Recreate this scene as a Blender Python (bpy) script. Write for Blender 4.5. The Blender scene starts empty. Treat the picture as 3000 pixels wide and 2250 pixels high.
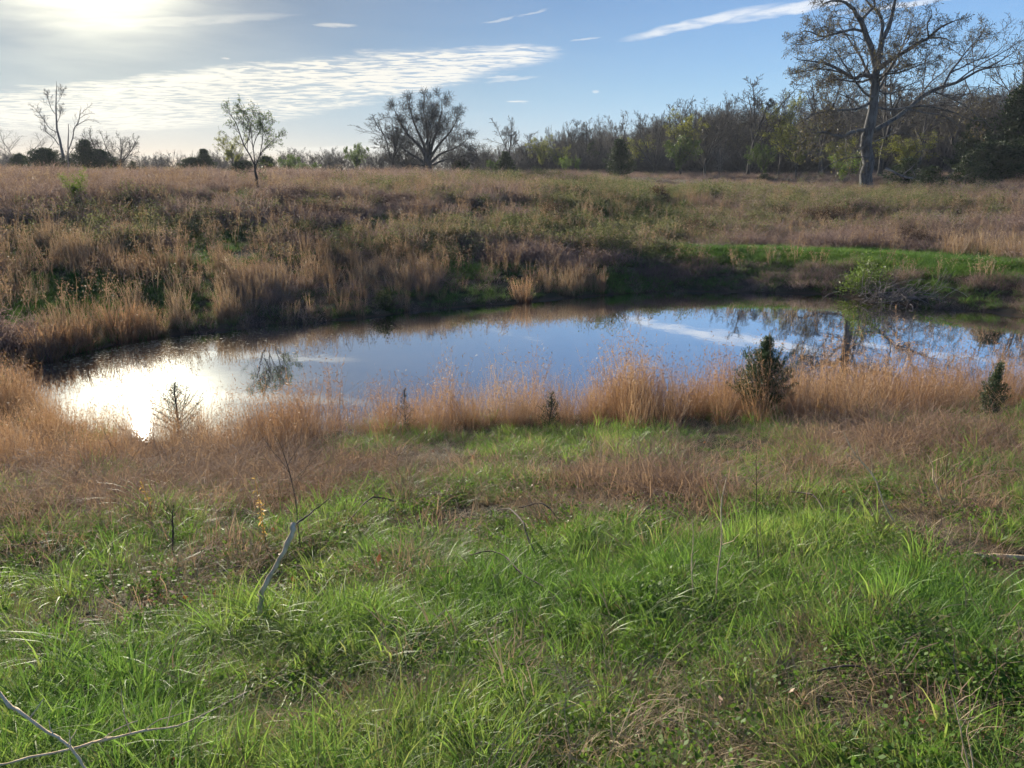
import bpy, math, random
import numpy as np
from mathutils import Vector

random.seed(7)
RNG = np.random.default_rng(7)
sc = bpy.context.scene
COL = sc.collection
R = math.radians

# ---------------------------------------------------------------- camera
PITCH = R(14.5); F = 2266.0; CX, CY = 1500.0, 1125.0; CAMZ = 3.5
cam_d = bpy.data.cameras.new('camera'); cam = bpy.data.objects.new('camera', cam_d); COL.objects.link(cam)
cam.location = (0, 0, CAMZ); cam.rotation_euler = (R(90) - PITCH, 0, 0)
cam_d.sensor_width = 36; cam_d.lens = F / 3000 * 36; cam_d.clip_start = 0.05; cam_d.clip_end = 3000
sc.camera = cam
SP, CP = math.sin(PITCH), math.cos(PITCH)

def ray(px, py):
    u = (px - CX) / F; v = -(py - CY) / F
    return np.array([u, CP + v * SP, -SP + v * CP])
def project(x, y, z):
    dz = z - CAMZ
    dep = y * CP - dz * SP
    up = y * SP + dz * CP
    dep = np.where(dep < .05, .05, dep)
    return CX + F * x / dep, CY - F * up / dep
def azel(px, py):
    d = ray(px, py); d = d / np.linalg.norm(d)
    return math.atan2(d[0], d[1]), math.asin(d[2])

# ---------------------------------------------------------------- sky and sun
SUN_AZ, SUN_EL = R(-26.6), R(15.6)
SUN_DIR = (math.sin(SUN_AZ) * math.cos(SUN_EL), math.cos(SUN_AZ) * math.cos(SUN_EL), math.sin(SUN_EL))
sc.view_settings.view_transform = 'Standard'; sc.view_settings.look = 'None'
sc.view_settings.exposure = 1.24; sc.view_settings.gamma = 1.0
try: sc.view_settings.use_curve_mapping = False
except Exception: pass
sun_d = bpy.data.lights.new('sun', 'SUN'); sun_d.energy = 5.0; sun_d.angle = R(0.53); sun_d.color = (1.0, .90, .74)
sun = bpy.data.objects.new('sun', sun_d); COL.objects.link(sun)
sun.rotation_euler = Vector(SUN_DIR).to_track_quat('Z', 'Y').to_euler()
SKY_STRENGTH = 0.050

class NT:
    """small helper to write shader maths"""
    def __init__(s, nt): s.nt = nt; s.N = nt.nodes; s.L = nt.links
    def new(s, t, **k):
        n = s.N.new(t)
        for a, b in k.items(): setattr(n, a, b)
        return n
    def put(s, sock, v):
        if isinstance(v, bpy.types.NodeSocket): s.L.new(v, sock)
        elif v is not None: sock.default_value = v
    def m(s, op, a, b=None, c=None, clamp=False):
        n = s.new('ShaderNodeMath', operation=op, use_clamp=clamp)
        s.put(n.inputs[0], a); s.put(n.inputs[1], b)
        if c is not None: s.put(n.inputs[2], c)
        return n.outputs[0]
    def mr(s, v, a, b, c=0., d=1., smooth=True):
        n = s.new('ShaderNodeMapRange', interpolation_type='SMOOTHSTEP' if smooth else 'LINEAR')
        s.put(n.inputs[0], v); s.put(n.inputs[1], a); s.put(n.inputs[2], b); s.put(n.inputs[3], c); s.put(n.inputs[4], d)
        return n.outputs[0]
    def mix(s, f, a, b):
        n = s.new('ShaderNodeMix', data_type='RGBA'); s.put(n.inputs[0], f)
        for i, v in ((6, a), (7, b)):
            if isinstance(v, (tuple, list)): v = tuple(v) + ((1,) if len(v) == 3 else ())
            s.put(n.inputs[i], v)
        return n.outputs[2]
    def noise(s, vec, scale, detail=3, rough=.5, dist=0.):
        n = s.new('ShaderNodeTexNoise'); s.put(n.inputs['Vector'], vec)
        n.inputs['Scale'].default_value = scale; n.inputs['Detail'].default_value = detail
        n.inputs['Roughness'].default_value = rough; n.inputs['Distortion'].default_value = dist
        return n.outputs[0]
    def xyz(s, a, b, c=0.):
        n = s.new('ShaderNodeCombineXYZ'); s.put(n.inputs[0], a); s.put(n.inputs[1], b); s.put(n.inputs[2], c); return n.outputs[0]
    def ramp(s, f, stops):
        n = s.new('ShaderNodeValToRGB'); s.put(n.inputs[0], f); e = n.color_ramp.elements
        while len(e) < len(stops): e.new(.5)
        for el, (p, c) in zip(e, stops): el.position = p; el.color = tuple(c) + (1,)
        return n.outputs[0]
    def curve(s, v, pts):
        """piecewise smooth function of v (v already 0..1)"""
        n = s.new('ShaderNodeFloatCurve'); s.put(n.inputs['Value'], v)
        c = n.mapping.curves[0]
        while len(c.points) < len(pts): c.points.new(.5, .5)
        for q, (a, b) in zip(c.points, pts): q.location = (a, b)
        n.mapping.update(); return n.outputs[0]

def build_world():
    w = bpy.data.worlds.new('World'); sc.world = w; w.use_nodes = True
    t = NT(w.node_tree); t.N.clear()
    sky = t.new('ShaderNodeTexSky', sky_type='NISHITA'); sky.sun_disc = False
    sky.sun_elevation = SUN_EL; sky.sun_rotation = SUN_AZ; sky.altitude = 200
    sky.air_density = 1.0; sky.dust_density = 0.35; sky.ozone_density = 2.2
    tc = t.new('ShaderNodeTexCoord'); g = tc.outputs['Generated']
    sp = t.new('ShaderNodeSeparateXYZ'); t.put(sp.inputs[0], g); x, y, z = sp.outputs
    az = t.m('ARCTAN2', x, y); el = t.m('ARCSINE', t.m('MINIMUM', z, 1.))
    zc = t.m('MAXIMUM', t.m('ADD', z, .02), .03)
    q = t.xyz(t.m('DIVIDE', x, zc), t.m('DIVIDE', y, zc))
    dotv = t.new('ShaderNodeVectorMath', operation='DOT_PRODUCT'); t.put(dotv.inputs[0], g); dotv.inputs[1].default_value = SUN_DIR
    th = t.m('MULTIPLY', t.m('ARCCOSINE', t.m('MINIMUM', dotv.outputs['Value'], 1.)), 57.2958)   # degrees from the sun
    edge = t.noise(q, 1.3, 5, .6); edge2 = t.noise(q, 5.5, 4, .6)
    wob = t.m('ADD', t.m('MULTIPLY', t.m('SUBTRACT', edge, .5), .018), t.m('MULTIPLY', t.m('SUBTRACT', edge2, .5), .014))
    # --- rippled band (mackerel cloud)
    A0, A1 = -.75, .22
    up = [(-150, 285), (0, 268), (300, 234), (600, 202), (900, 172), (1100, 153), (1350, 137), (1600, 136), (1665, 150)]
    lo = [(-150, 408), (0, 392), (300, 396), (600, 372), (900, 338), (1100, 300), (1350, 243), (1600, 178), (1665, 152)]
    def tocurve(pts):
        r = []
        for px, py in pts:
            a, e = azel(px, py); r.append(((a - A0) / (A1 - A0), e * 4))
        return r
    an = t.m('DIVIDE', t.m('SUBTRACT', az, A0), A1 - A0, clamp=True)
    eu = t.m('MULTIPLY', t.curve(an, tocurve(up)), .25); eln = t.m('MULTIPLY', t.curve(an, tocurve(lo)), .25)
    ew = t.m('ADD', el, wob)
    band = t.m('MULTIPLY', t.mr(t.m('SUBTRACT', ew, eln), -.004, .010), t.mr(t.m('SUBTRACT', eu, ew), -.003, .007))
    aEnd = azel(1675, 150)[0]
    band = t.m('MULTIPLY', band, t.mr(t.m('ADD', az, t.m('MULTIPLY', wob, 3)), aEnd + .03, aEnd - .06))
    band = t.m('MULTIPLY', band, t.mr(az, -1.5, -.8))
    # ripples: elongated cells on the cloud plane
    mp = t.new('ShaderNodeMapping'); t.put(mp.inputs[0], q); mp.inputs['Rotation'].default_value = (0, 0, R(52)); mp.inputs['Scale'].default_value = (1.25, 2.4, 1)
    rip = t.noise(mp.outputs[0], 3.6, 5, .6, .5); big = t.noise(q, .55, 3, .5)
    ripm = t.mr(t.m('ADD', rip, t.m('MULTIPLY', t.m('SUBTRACT', big, .5), .5)), .38, .56)
    band = t.m('MULTIPLY', band, t.m('ADD', .13, t.m('MULTIPLY', ripm, .87)))
    # --- single streaks: (px, py, half length px, half height px, tilt, strength)
    streaks = [(980, 75, 70, 8, -.02, .55), (1460, 58, 55, 5, -.2, .4), (1560, 38, 50, 4, -.2, .35), (1515, 297, 36, 5, .0, .8), (1470, 228, 60, 5, -.06, .6),
               (1500, 232, 90, 4, -.1, .4), (2050, 68, 250, 17, -.17, .8), (2340, 22, 250, 19, -.13, .85), (2800, -5, 420, 9, -.04, .7), (1715, 115, 50, 4, -.1, .5),
               (660, 170, 16, 5, 0, .5), (1030, 434, 260, 9, -.03, .55), (600, 452, 500, 10, -.06, .5), (1745, 268, 12, 4, 0, .5), (100, 250, 60, 5, -.04, .5),
               (1350, -290, 420, 26, -.05, .55), (1000, -380, 380, 30, .05, .6), (600, -180, 500, 26, -.12, .55), (500, -500, 700, 60, -.1, .6), (1200, -520, 600, 30, .05, .45),
               (620, -20, 420, 14, -.12, .6), (520, 60, 380, 16, -.1, .3)]
    tot = None
    for px, py, hl, hh, tilt, st in streaks:
        a0, e0 = azel(px, py); a1 = azel(px + hl, py)[0]; e1 = azel(px, py - hh)[1]
        da = t.m('SUBTRACT', az, a0)
        de = t.m('SUBTRACT', t.m('SUBTRACT', t.m('ADD', el, t.m('MULTIPLY', wob, .5)), e0), t.m('MULTIPLY', da, -tilt))
        r2 = t.m('ADD', t.m('POWER', t.m('ABSOLUTE', t.m('DIVIDE', da, a1 - a0)), 2.), t.m('POWER', t.m('ABSOLUTE', t.m('DIVIDE', de, e1 - e0)), 2.))
        f = t.mr(r2, 1.15, .15, 0, st)
        tot = f if tot is None else t.m('MAXIMUM', tot, f)
    tot = t.m('MULTIPLY', tot, t.mr(edge2, .2, .62, .25, 1.))
    cloud = t.m('MAXIMUM', band, tot)
    # cloud brightness: bright forward scattering near the sun, white further off
    cb = t.m('ADD', 1.0, t.m('MULTIPLY', t.m('EXPONENT', t.m('DIVIDE', th, -10.)), .15))
    warm = t.mr(th, 48, 8)
    ccol = t.mix(warm, (7.7, 8.0, 8.5), (7.9, 7.6, 6.7))
    vs = t.new('ShaderNodeVectorMath', operation='SCALE'); t.put(vs.inputs[0], ccol); t.put(vs.inputs['Scale'], cb)
    # thin veil round the sun (cirrostratus) with streaky edge
    mp2 = t.new('ShaderNodeMapping'); t.put(mp2.inputs[0], t.xyz(az, el)); mp2.inputs['Scale'].default_value = (2.2, 12, 1); mp2.inputs['Rotation'].default_value = (0, 0, R(6))
    vn = t.noise(mp2.outputs[0], 2.2, 4, .55, .3)
    ve = t.m('MULTIPLY', t.m('EXPONENT', t.m('DIVIDE', th, -1.9)), t.m('MULTIPLY', vn, 330.))
    ve2 = t.m('MULTIPLY', t.m('EXPONENT', t.m('DIVIDE', th, -12.)), t.m('MULTIPLY', t.m('SUBTRACT', vn, .35), 4.))
    vv = t.m('ADD', t.m('MINIMUM', ve, 20.), t.m('MAXIMUM', ve2, 0.))
    vc = t.new('ShaderNodeVectorMath', operation='SCALE'); vc.inputs[0].default_value = (1.0, .91, .64); t.put(vc.inputs['Scale'], vv)
    # the Nishita sky, a little compressed round the sun by the veil, bluer away from it
    hs = t.new('ShaderNodeHueSaturation'); hs.inputs['Saturation'].default_value = 1.0; tint = t.new('ShaderNodeVectorMath', operation='MULTIPLY'); t.put(tint.inputs[0], sky.outputs[0])
    t.put(tint.inputs[1], t.mix(t.mr(el, .0, .12), (.88, .96, 1.45), (.82, 1.0, 1.28))); t.put(hs.inputs['Color'], tint.outputs[0])
    dm = t.new('ShaderNodeVectorMath', operation='SCALE'); t.put(dm.inputs[0], hs.outputs[0]); t.put(dm.inputs['Scale'], t.m('ADD', .11, t.m('MULTIPLY', t.m('POWER', t.m('DIVIDE', th, 60., clamp=True), 1.05), 1.02)))
    base = t.mix(cloud, dm.outputs[0], vs.outputs[0])
    ad = t.new('ShaderNodeVectorMath', operation='ADD'); t.put(ad.inputs[0], base); t.put(ad.inputs[1], vc.outputs[0])
    bg = t.new('ShaderNodeBackground'); t.put(bg.inputs[0], ad.outputs[0]); bg.inputs[1].default_value = SKY_STRENGTH
    o = t.new('ShaderNodeOutputWorld'); t.L.new(bg.outputs[0], o.inputs[0])
    w.cycles.sampling_method = 'MANUAL'; w.cycles.sample_map_resolution = 1024
build_world()

cy = sc.cycles
cy.max_bounces = 4; cy.diffuse_bounces = 2; cy.glossy_bounces = 2; cy.transmission_bounces = 2; cy.transparent_max_bounces = 4
cy.volume_bounces = 0; cy.use_denoising = True; cy.use_adaptive_sampling = True; cy.adaptive_threshold = .035; cy.sample_clamp_indirect = 6.0; cy.caustics_reflective = False; cy.caustics_refractive = False

# ---------------------------------------------------------------- noise
def _h(ix, iy, seed):
    h = (ix.astype(np.int64) * 374761393 + iy.astype(np.int64) * 668265263 + seed * 69069) & 0xffffffff
    h = ((h ^ (h >> 13)) * 1274126177) & 0xffffffff
    return ((h ^ (h >> 16)) & 0xffff) / 65535.0
def vnoise(x, y, seed=0):
    x = np.asarray(x, float); y = np.asarray(y, float)
    ix = np.floor(x); iy = np.floor(y); fx = x - ix; fy = y - iy
    fx = fx * fx * (3 - 2 * fx); fy = fy * fy * (3 - 2 * fy)
    a = _h(ix, iy, seed); b = _h(ix + 1, iy, seed); c = _h(ix, iy + 1, seed); d = _h(ix + 1, iy + 1, seed)
    return (a * (1 - fx) + b * fx) * (1 - fy) + (c * (1 - fx) + d * fx) * fy
def fbm(x, y, s, seed=0, o=3):
    r = 0; a = 1; t = 0
    for i in range(o):
        r = r + a * vnoise(np.asarray(x) / s, np.asarray(y) / s, seed + i * 17); t += a; a *= .5; s = s / 2.1
    return r / t
def sstep(a, b, v):
    t = np.clip((v - a) / (b - a), 0, 1); return t * t * (3 - 2 * t)

# ---------------------------------------------------------------- pond outline and terrain
far_px = [(59, 1081), (110, 1066), (181, 1050), (316, 1018), (400, 1000), (497, 984), (678, 969), (768, 953), (900, 946), (1000, 938), (1130, 925), (1271, 907), (1452, 893), (1560, 884),
          (1678, 871), (1800, 864), (1904, 858), (2000, 855), (2226, 858), (2380, 861), (2452, 868), (2565, 884), (2678, 901), (2790, 908), (2904, 916), (3000, 928), (3180, 945), (3400, 985), (3600, 1040)]
near_px = [(3650, 1110), (3450, 1150), (3200, 1150), (3000, 1155), (2600, 1170), (2240, 1190), (2000, 1198), (1700, 1210), (1500, 1222), (1200, 1240), (1000, 1252), (800, 1268), (600, 1285), (400, 1298),
           (250, 1280), (150, 1215), (90, 1150), (55, 1105)]
def flat(px, py, z=0.):
    d = ray(px, py); t = (z - CAMZ) / d[2]; return d[0] * t, d[1] * t
SHORE = np.array([flat(*p) for p in far_px + near_px])
def shore_dist(x, y):
    """signed distance to the shoreline, positive on land"""
    x = np.asarray(x, float); y = np.asarray(y, float); sh = x.shape; x = x.ravel(); y = y.ravel()
    best = np.full(x.shape, 1e9); ins = np.zeros(x.shape, bool)
    n = len(SHORE)
    for i in range(n):
        ax, ay = SHORE[i]; bx, by = SHORE[(i + 1) % n]
        dx, dy = bx - ax, by - ay
        t = np.clip(((x - ax) * dx + (y - ay) * dy) / (dx * dx + dy * dy), 0, 1)
        best = np.minimum(best, (x - ax - t * dx) ** 2 + (y - ay - t * dy) ** 2)
        c = (ay > y) != (by > y)
        xx = ax + (y - ay) / (dy if abs(dy) > 1e-9 else 1e-9) * dx
        ins ^= c & (x < xx)
    d = np.sqrt(best)
    return np.where(ins, -d, d).reshape(sh)
def terrain(x, y, micro=True):
    x = np.asarray(x, float); y = np.asarray(y, float)
    s = shore_dist(x, y) + (fbm(x, y, 2.2, 5, 2) - .5) * .35
    L = np.interp(s, [-6, -1.5, 0, .25, 1.2, 10, 18, 40, 64, 78, 110, 160, 600], [-1.5, -.5, -.03, .10, .30, 1.65, 2.95, 3.75, 4.45, 4.3, 3.0, 1.5, 0])
    M = np.interp(s, [-6, -1.5, 0, .25, 1.2, 10, 18, 40, 78, 100, 160, 600], [-1.5, -.5, -.03, .10, .30, 1.65, 2.8, 3.7, 4.9, 5.3, 6, 8])
    B = np.interp(s, [-6, -1.5, 0, .5, 1.4, 2.8, 4.6, 6.4, 12, 25, 46, 70, 90, 140, 600], [-1.5, -.5, -.03, .14, .33, .62, .94, .84, 1.0, 2.2, 2.9, 4.1, 5.0, 5.8, 8])
    Nn = np.interp(s, [-6, -1.5, 0, .3, 1.0, 3.0, 12, 20, 60, 600], [-1.5, -.5, -.03, .08, .18, .50, 1.95, 2.5, 3.5, 6])
    az = np.arctan2(x, np.maximum(y, .01))
    wr = sstep(R(2), R(12), az)            # centre -> right blend (berm profile)
    wm = sstep(R(-6), R(6), az)
    far = (L * (1 - wm) + M * wm) * (1 - wr) + B * wr
    cyl = np.interp(x, [-14, -8, 0, 8, 16, 30], [11.5, 13, 15, 17.5, 17, 16])
    B = B * (1 + (.22 * np.exp(-((az - R(21)) / R(7)) ** 2) - .34 * sstep(R(24), R(35), az)) * sstep(9, 6, s) * sstep(.4, 2, s))
    wn = 1 - sstep(-2.5, 2.5, y - cyl)
    z = far * (1 - wn) + Nn * wn
    land = sstep(.2, 2.5, s)
    z = z + land * (fbm(x, y, 5.0, 11, 3) - .5) * .30 * (1 + .2 * sstep(25, 60, y))
    if micro: z = z + land * (fbm(x, y, .75, 23, 3) - .5) * .20 * (1 - sstep(12, 30, np.hypot(x, y)))
    return z
# keep the ground under the camera at 1.9
_off = float(terrain(np.array([0.]), np.array([2.5]), False)[0])
def tz(x, y): return float(terrain(np.array([x]), np.array([y]))[0])
def hit(px, py, tmax=400):
    """point where the sight line through a photo position meets the ground"""
    d = ray(px, py); t = np.concatenate([np.linspace(1, 15, 500), np.linspace(15.1, tmax, 2500)])
    P = d[None] * t[:, None]; P[:, 2] += CAMZ
    zz = terrain(P[:, 0], P[:, 1]); k = np.argmax(P[:, 2] < zz)
    if not (P[:, 2] < zz).any(): k = len(t) - 1
    return np.array([P[k, 0], P[k, 1], zz[k]])
def at_depth(px, py, yd):
    d = ray(px, py); t = yd / d[1]; return np.array([d[0] * t, yd, CAMZ + d[2] * t])

# ---------------------------------------------------------------- mesh helpers
def make_mesh(name, verts, quads=None, tris=None, attrs=None, smooth=False):
    me = bpy.data.meshes.new(name)
    verts = np.asarray(verts, np.float32).reshape(-1, 3)
    me.vertices.add(len(verts)); me.vertices.foreach_set('co', verts.ravel())
    fl = []; st = []; tot = []
    off = 0
    for arr, k in ((quads, 4), (tris, 3)):
        if arr is None or len(arr) == 0: continue
        arr = np.asarray(arr, np.int32).reshape(-1, k); fl.append(arr.ravel())
        st.append(off + np.arange(len(arr)) * k); tot.append(np.full(len(arr), k)); off += arr.size
    if fl:
        fl = np.concatenate(fl); st = np.concatenate(st); tot = np.concatenate(tot)
        me.loops.add(len(fl)); me.loops.foreach_set('vertex_index', fl.astype(np.int32))
        me.polygons.add(len(st)); me.polygons.foreach_set('loop_start', st.astype(np.int32)); me.polygons.foreach_set('loop_total', tot.astype(np.int32))
        if smooth: me.polygons.foreach_set('use_smooth', np.ones(len(st), bool))
    for an, av in (attrs or {}).items():
        a = me.attributes.new(an, 'FLOAT', 'POINT'); a.data.foreach_set('value', np.asarray(av, np.float32).ravel())
    me.update(); me.validate()
    return me
def link(name, me, mat, parent=None, kind=None, label=None, cat=None, group=None, loc=None):
    o = bpy.data.objects.new(name, me); COL.objects.link(o)
    if mat is not None and me is not None and len(me.materials) == 0: me.materials.append(mat)
    if parent is not None: o.parent = parent
    if kind: o['kind'] = kind
    if label: o['label'] = label
    if cat: o['category'] = cat
    if group: o['group'] = group
    if loc is not None: o.location = loc
    return o
def thing(name, loc, label, cat, group=None, rz=0., scale=None):
    o = bpy.data.objects.new(name, None); COL.objects.link(o); o.location = loc; o.rotation_euler = (0, 0, rz)
    if scale is not None: o.scale = scale
    o.empty_display_size = .3
    o['label'] = label; o['category'] = cat
    if group: o['group'] = group
    return o

def tubes(polys, sides):
    """polys: list of (points (n,3), radii (n)). Batches those with equal n."""
    V = []; Q = []; off = 0; byn = {}
    for p, r in polys: byn.setdefault(len(p), []).append((p, r))
    for n, L in byn.items():
        P = np.array([a for a, _ in L]); Rr = np.array([b for _, b in L]); B = len(L)
        T = np.gradient(P, axis=1); T /= np.linalg.norm(T, axis=2, keepdims=True) + 1e-9
        mean = T.mean(1); ref = np.where(np.abs(mean[:, 2:3]) > .75, np.array([[1., .13, 0]]), np.array([[.1, 0.2, 1.]]))
        U = np.cross(T, ref[:, None, :]); U /= np.linalg.norm(U, axis=2, keepdims=True) + 1e-9
        W = np.cross(T, U)
        a = np.arange(sides) * 2 * np.pi / sides
        ring = U[:, :, None, :] * np.cos(a)[None, None, :, None] + W[:, :, None, :] * np.sin(a)[None, None, :, None]
        vv = P[:, :, None, :] + ring * Rr[:, :, None, None]
        V.append(vv.reshape(-1, 3))
        b = np.arange(B)[:, None, None]; i = np.arange(n - 1)[None, :, None]; j = np.arange(sides)[None, None, :]; j2 = (j + 1) % sides
        base = off + b * n * sides
        q = np.stack([base + i * sides + j, base + i * sides + j2, base + (i + 1) * sides + j2, base + (i + 1) * sides + j], -1)
        Q.append(q.reshape(-1, 4)); off += B * n * sides
    if not V: return np.zeros((0, 3)), np.zeros((0, 4), int)
    return np.concatenate(V), np.concatenate(Q)
def leaf_quads(pts, size, rng, droop=0., asp=.55, flat_=0.):
    """one small bent leaf (2 tris as a kite) per point"""
    n = len(pts)
    a = rng.normal(size=(n, 3)); a[:, 2] -= droop; a /= np.linalg.norm(a, axis=1, keepdims=True)
    b = np.cross(a, rng.normal(size=(n, 3)) + np.array([0, 0, flat_ * 3])); b /= np.linalg.norm(b, axis=1, keepdims=True) + 1e-9
    s = (size * (.6 + .8 * rng.random(n)))[:, None]
    v = np.stack([pts, pts + a * s * .5 + b * s * asp * .5, pts + a * s, pts + a * s * .5 - b * s * asp * .5], 1)
    return v.reshape(-1, 3), np.arange(n * 4).reshape(-1, 4)
def join(parts):
    V = []; Q = []; o = 0
    for v, q in parts:
        if len(v) == 0: continue
        V.append(v); Q.append(q + o); o += len(v)
    return np.concatenate(V), np.concatenate(Q)

# ---------------------------------------------------------------- materials
def new_mat(name):
    m = bpy.data.materials.new(name); m.use_nodes = True; t = NT(m.node_tree); t.N.clear(); return m, t
def finish(t, sh, disp=None):
    o = t.new('ShaderNodeOutputMaterial'); t.L.new(sh, o.inputs[0])
def plant_mat(name, cols, trans=.4, rough=.45, spec=.4, tcol=1.3, patch=3.0, base_dark=.55, base_col=None, per_face=False):
    """cols: list of colours, chosen per instance / per place"""
    m, t = new_mat(name)
    oi = t.new('ShaderNodeObjectInfo'); geo = t.new('ShaderNodeNewGeometry')
    nz = t.noise(geo.outputs['Position'], 1 / patch, 3, .6)
    rnd = geo.outputs['Random Per Island'] if per_face else oi.outputs['Random']
    isl = geo.outputs['Random Per Island']
    f = t.m('ADD', t.m('MULTIPLY', t.mr(nz, .3, .7), .40), t.m('MULTIPLY', rnd, .22))
    f = t.m('ADD', f, t.m('MULTIPLY', isl, .42), clamp=True)
    n = len(cols); c = t.ramp(f, [(i / max(1, n - 1), cc) for i, cc in enumerate(cols)])
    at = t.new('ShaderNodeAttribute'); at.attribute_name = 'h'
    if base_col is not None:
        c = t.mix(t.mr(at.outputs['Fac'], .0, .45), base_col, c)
    p = t.new('ShaderNodeBsdfPrincipled'); t.put(p.inputs['Base Color'], c); p.inputs['Roughness'].default_value = rough
    p.inputs['Specular IOR Level'].default_value = spec
    if trans > 0:
        tr = t.new('ShaderNodeBsdfTranslucent')
        vs = t.new('ShaderNodeVectorMath', operation='MULTIPLY'); t.put(vs.inputs[0], c); vs.inputs[1].default_value = (tcol * 1.05, tcol, tcol * .75)
        t.L.new(vs.outputs[0], tr.inputs[0])
        mx = t.new('ShaderNodeMixShader'); mx.inputs[0].default_value = trans; t.L.new(p.outputs[0], mx.inputs[1]); t.L.new(tr.outputs[0], mx.inputs[2])
        finish(t, mx.outputs[0])
    else: finish(t, p.outputs[0])
    return m
def bark_mat(name, c1, c2, scale=6., bump=.4):
    m, t = new_mat(name)
    tc = t.new('ShaderNodeTexCoord'); mp = t.new('ShaderNodeMapping'); t.put(mp.inputs[0], tc.outputs['Object']); mp.inputs['Scale'].default_value = (1, 1, .25)
    n = t.noise(mp.outputs[0], scale, 5, .65); n2 = t.noise(tc.outputs['Object'], .8, 2)
    c = t.mix(t.mr(n, .35, .65), c1, c2); c = t.mix(t.mr(n2, .45, .7, 0, .5), c, tuple(min(1, v * 1.35) for v in c2))
    p = t.new('ShaderNodeBsdfPrincipled'); t.put(p.inputs['Base Color'], c); p.inputs['Roughness'].default_value = .9; p.inputs['Specular IOR Level'].default_value = .2
    b = t.new('ShaderNodeBump'); b.inputs['Strength'].default_value = bump; b.inputs['Distance'].default_value = .05; t.put(b.inputs['Height'], n); t.L.new(b.outputs[0], p.inputs['Normal'])
    finish(t, p.outputs[0]); return m

M = {}
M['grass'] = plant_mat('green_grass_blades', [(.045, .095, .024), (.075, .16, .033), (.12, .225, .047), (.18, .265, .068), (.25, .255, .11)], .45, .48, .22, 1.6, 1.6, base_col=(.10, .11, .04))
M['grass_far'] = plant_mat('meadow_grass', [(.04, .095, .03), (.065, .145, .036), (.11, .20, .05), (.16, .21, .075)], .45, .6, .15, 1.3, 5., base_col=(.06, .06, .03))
M['clover'] = plant_mat('small_leaf_weeds', [(.05, .11, .02), (.09, .17, .03), (.13, .2, .04)], .4, .6, .2, 1.4, 1., per_face=True)
M['straw'] = plant_mat('dead_straw', [(.16, .12, .08), (.26, .20, .13), (.36, .29, .19), (.42, .36, .27)], .25, .75, .12, 1.1, 1.2)
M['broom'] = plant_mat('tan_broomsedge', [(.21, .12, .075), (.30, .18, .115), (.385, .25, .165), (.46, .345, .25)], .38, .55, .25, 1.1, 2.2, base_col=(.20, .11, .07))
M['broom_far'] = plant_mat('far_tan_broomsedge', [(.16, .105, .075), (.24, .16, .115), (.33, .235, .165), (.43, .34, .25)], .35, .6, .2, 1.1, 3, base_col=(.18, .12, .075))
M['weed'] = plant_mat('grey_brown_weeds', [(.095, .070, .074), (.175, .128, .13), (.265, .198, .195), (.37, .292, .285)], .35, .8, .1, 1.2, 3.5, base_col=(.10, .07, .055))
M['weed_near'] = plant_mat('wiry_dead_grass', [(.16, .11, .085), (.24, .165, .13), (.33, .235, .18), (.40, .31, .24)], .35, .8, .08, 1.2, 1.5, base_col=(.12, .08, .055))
M['shrubleaf'] = plant_mat('olive_shrub_leaves', [(.06, .08, .04), (.10, .118, .055), (.16, .165, .09), (.23, .215, .145)], .38, .8, .1, 1.3, 2.5, per_face=True)
M['twig'] = bark_mat('thin_dead_twigs', (.10, .075, .06), (.20, .16, .13), 30, .1)
M['oakbark'] = bark_mat('grey_oak_bark', (.045, .045, .045), (.13, .13, .13), 5, .8)
M['bark'] = bark_mat('woodland_bark', (.045, .042, .04), (.11, .10, .095), 4, .4)
M['palebark'] = bark_mat('pale_bark', (.10, .09, .085), (.22, .20, .185), 4, .4)
M['bleached'] = bark_mat('bleached_stick', (.52, .38, .24), (.80, .62, .42), 25, .3)
M['darkstick'] = bark_mat('dark_cane', (.045, .035, .03), (.12, .095, .08), 25, .2)
M['fresh_wood'] = bark_mat('splintered_wood', (.42, .30, .17), (.62, .48, .30), 40, .2)
M['bud'] = plant_mat('opening_buds', [(.08, .07, .045), (.12, .105, .055), (.16, .145, .07)], .3, .5, .3, 1.2, 2, per_face=True)
M['twiggy'] = plant_mat('fine_twigs', [(.055, .05, .048), (.085, .075, .07), (.12, .105, .095)], .0, .8, .2, 1, 4, per_face=True)
M['yleaf'] = plant_mat('yellow_green_young_leaves', [(.13, .15, .035), (.19, .21, .045), (.25, .26, .06)], .45, .6, .2, 1.4, 2, per_face=True)
M['gleaf'] = plant_mat('green_tree_leaves', [(.05, .085, .022), (.08, .13, .03), (.12, .17, .04)], .4, .5, .35, 1.4, 2, per_face=True)
M['bright'] = plant_mat('bright_spring_leaves', [(.09, .15, .03), (.13, .20, .04), (.18, .25, .06)], .4, .7, .1, 1.2, 1, per_face=True)
M['juniper'] = plant_mat('juniper_foliage', [(.018, .032, .014), (.03, .05, .018), (.045, .072, .024), (.07, .09, .035)], .15, .6, .25, 1.1, 1.2, per_face=True)
M['juniper_fresh'] = plant_mat('young_juniper_foliage', [(.03, .055, .025), (.045, .08, .03), (.07, .11, .04)], .2, .55, .3, 1.2, .6, per_face=True)
M['leaf_litter'] = plant_mat('dead_oak_leaves', [(.12, .035, .015), (.20, .07, .03), (.27, .12, .055), (.33, .21, .12)], .25, .5, .4, 1.2, .3, per_face=True)

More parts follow.
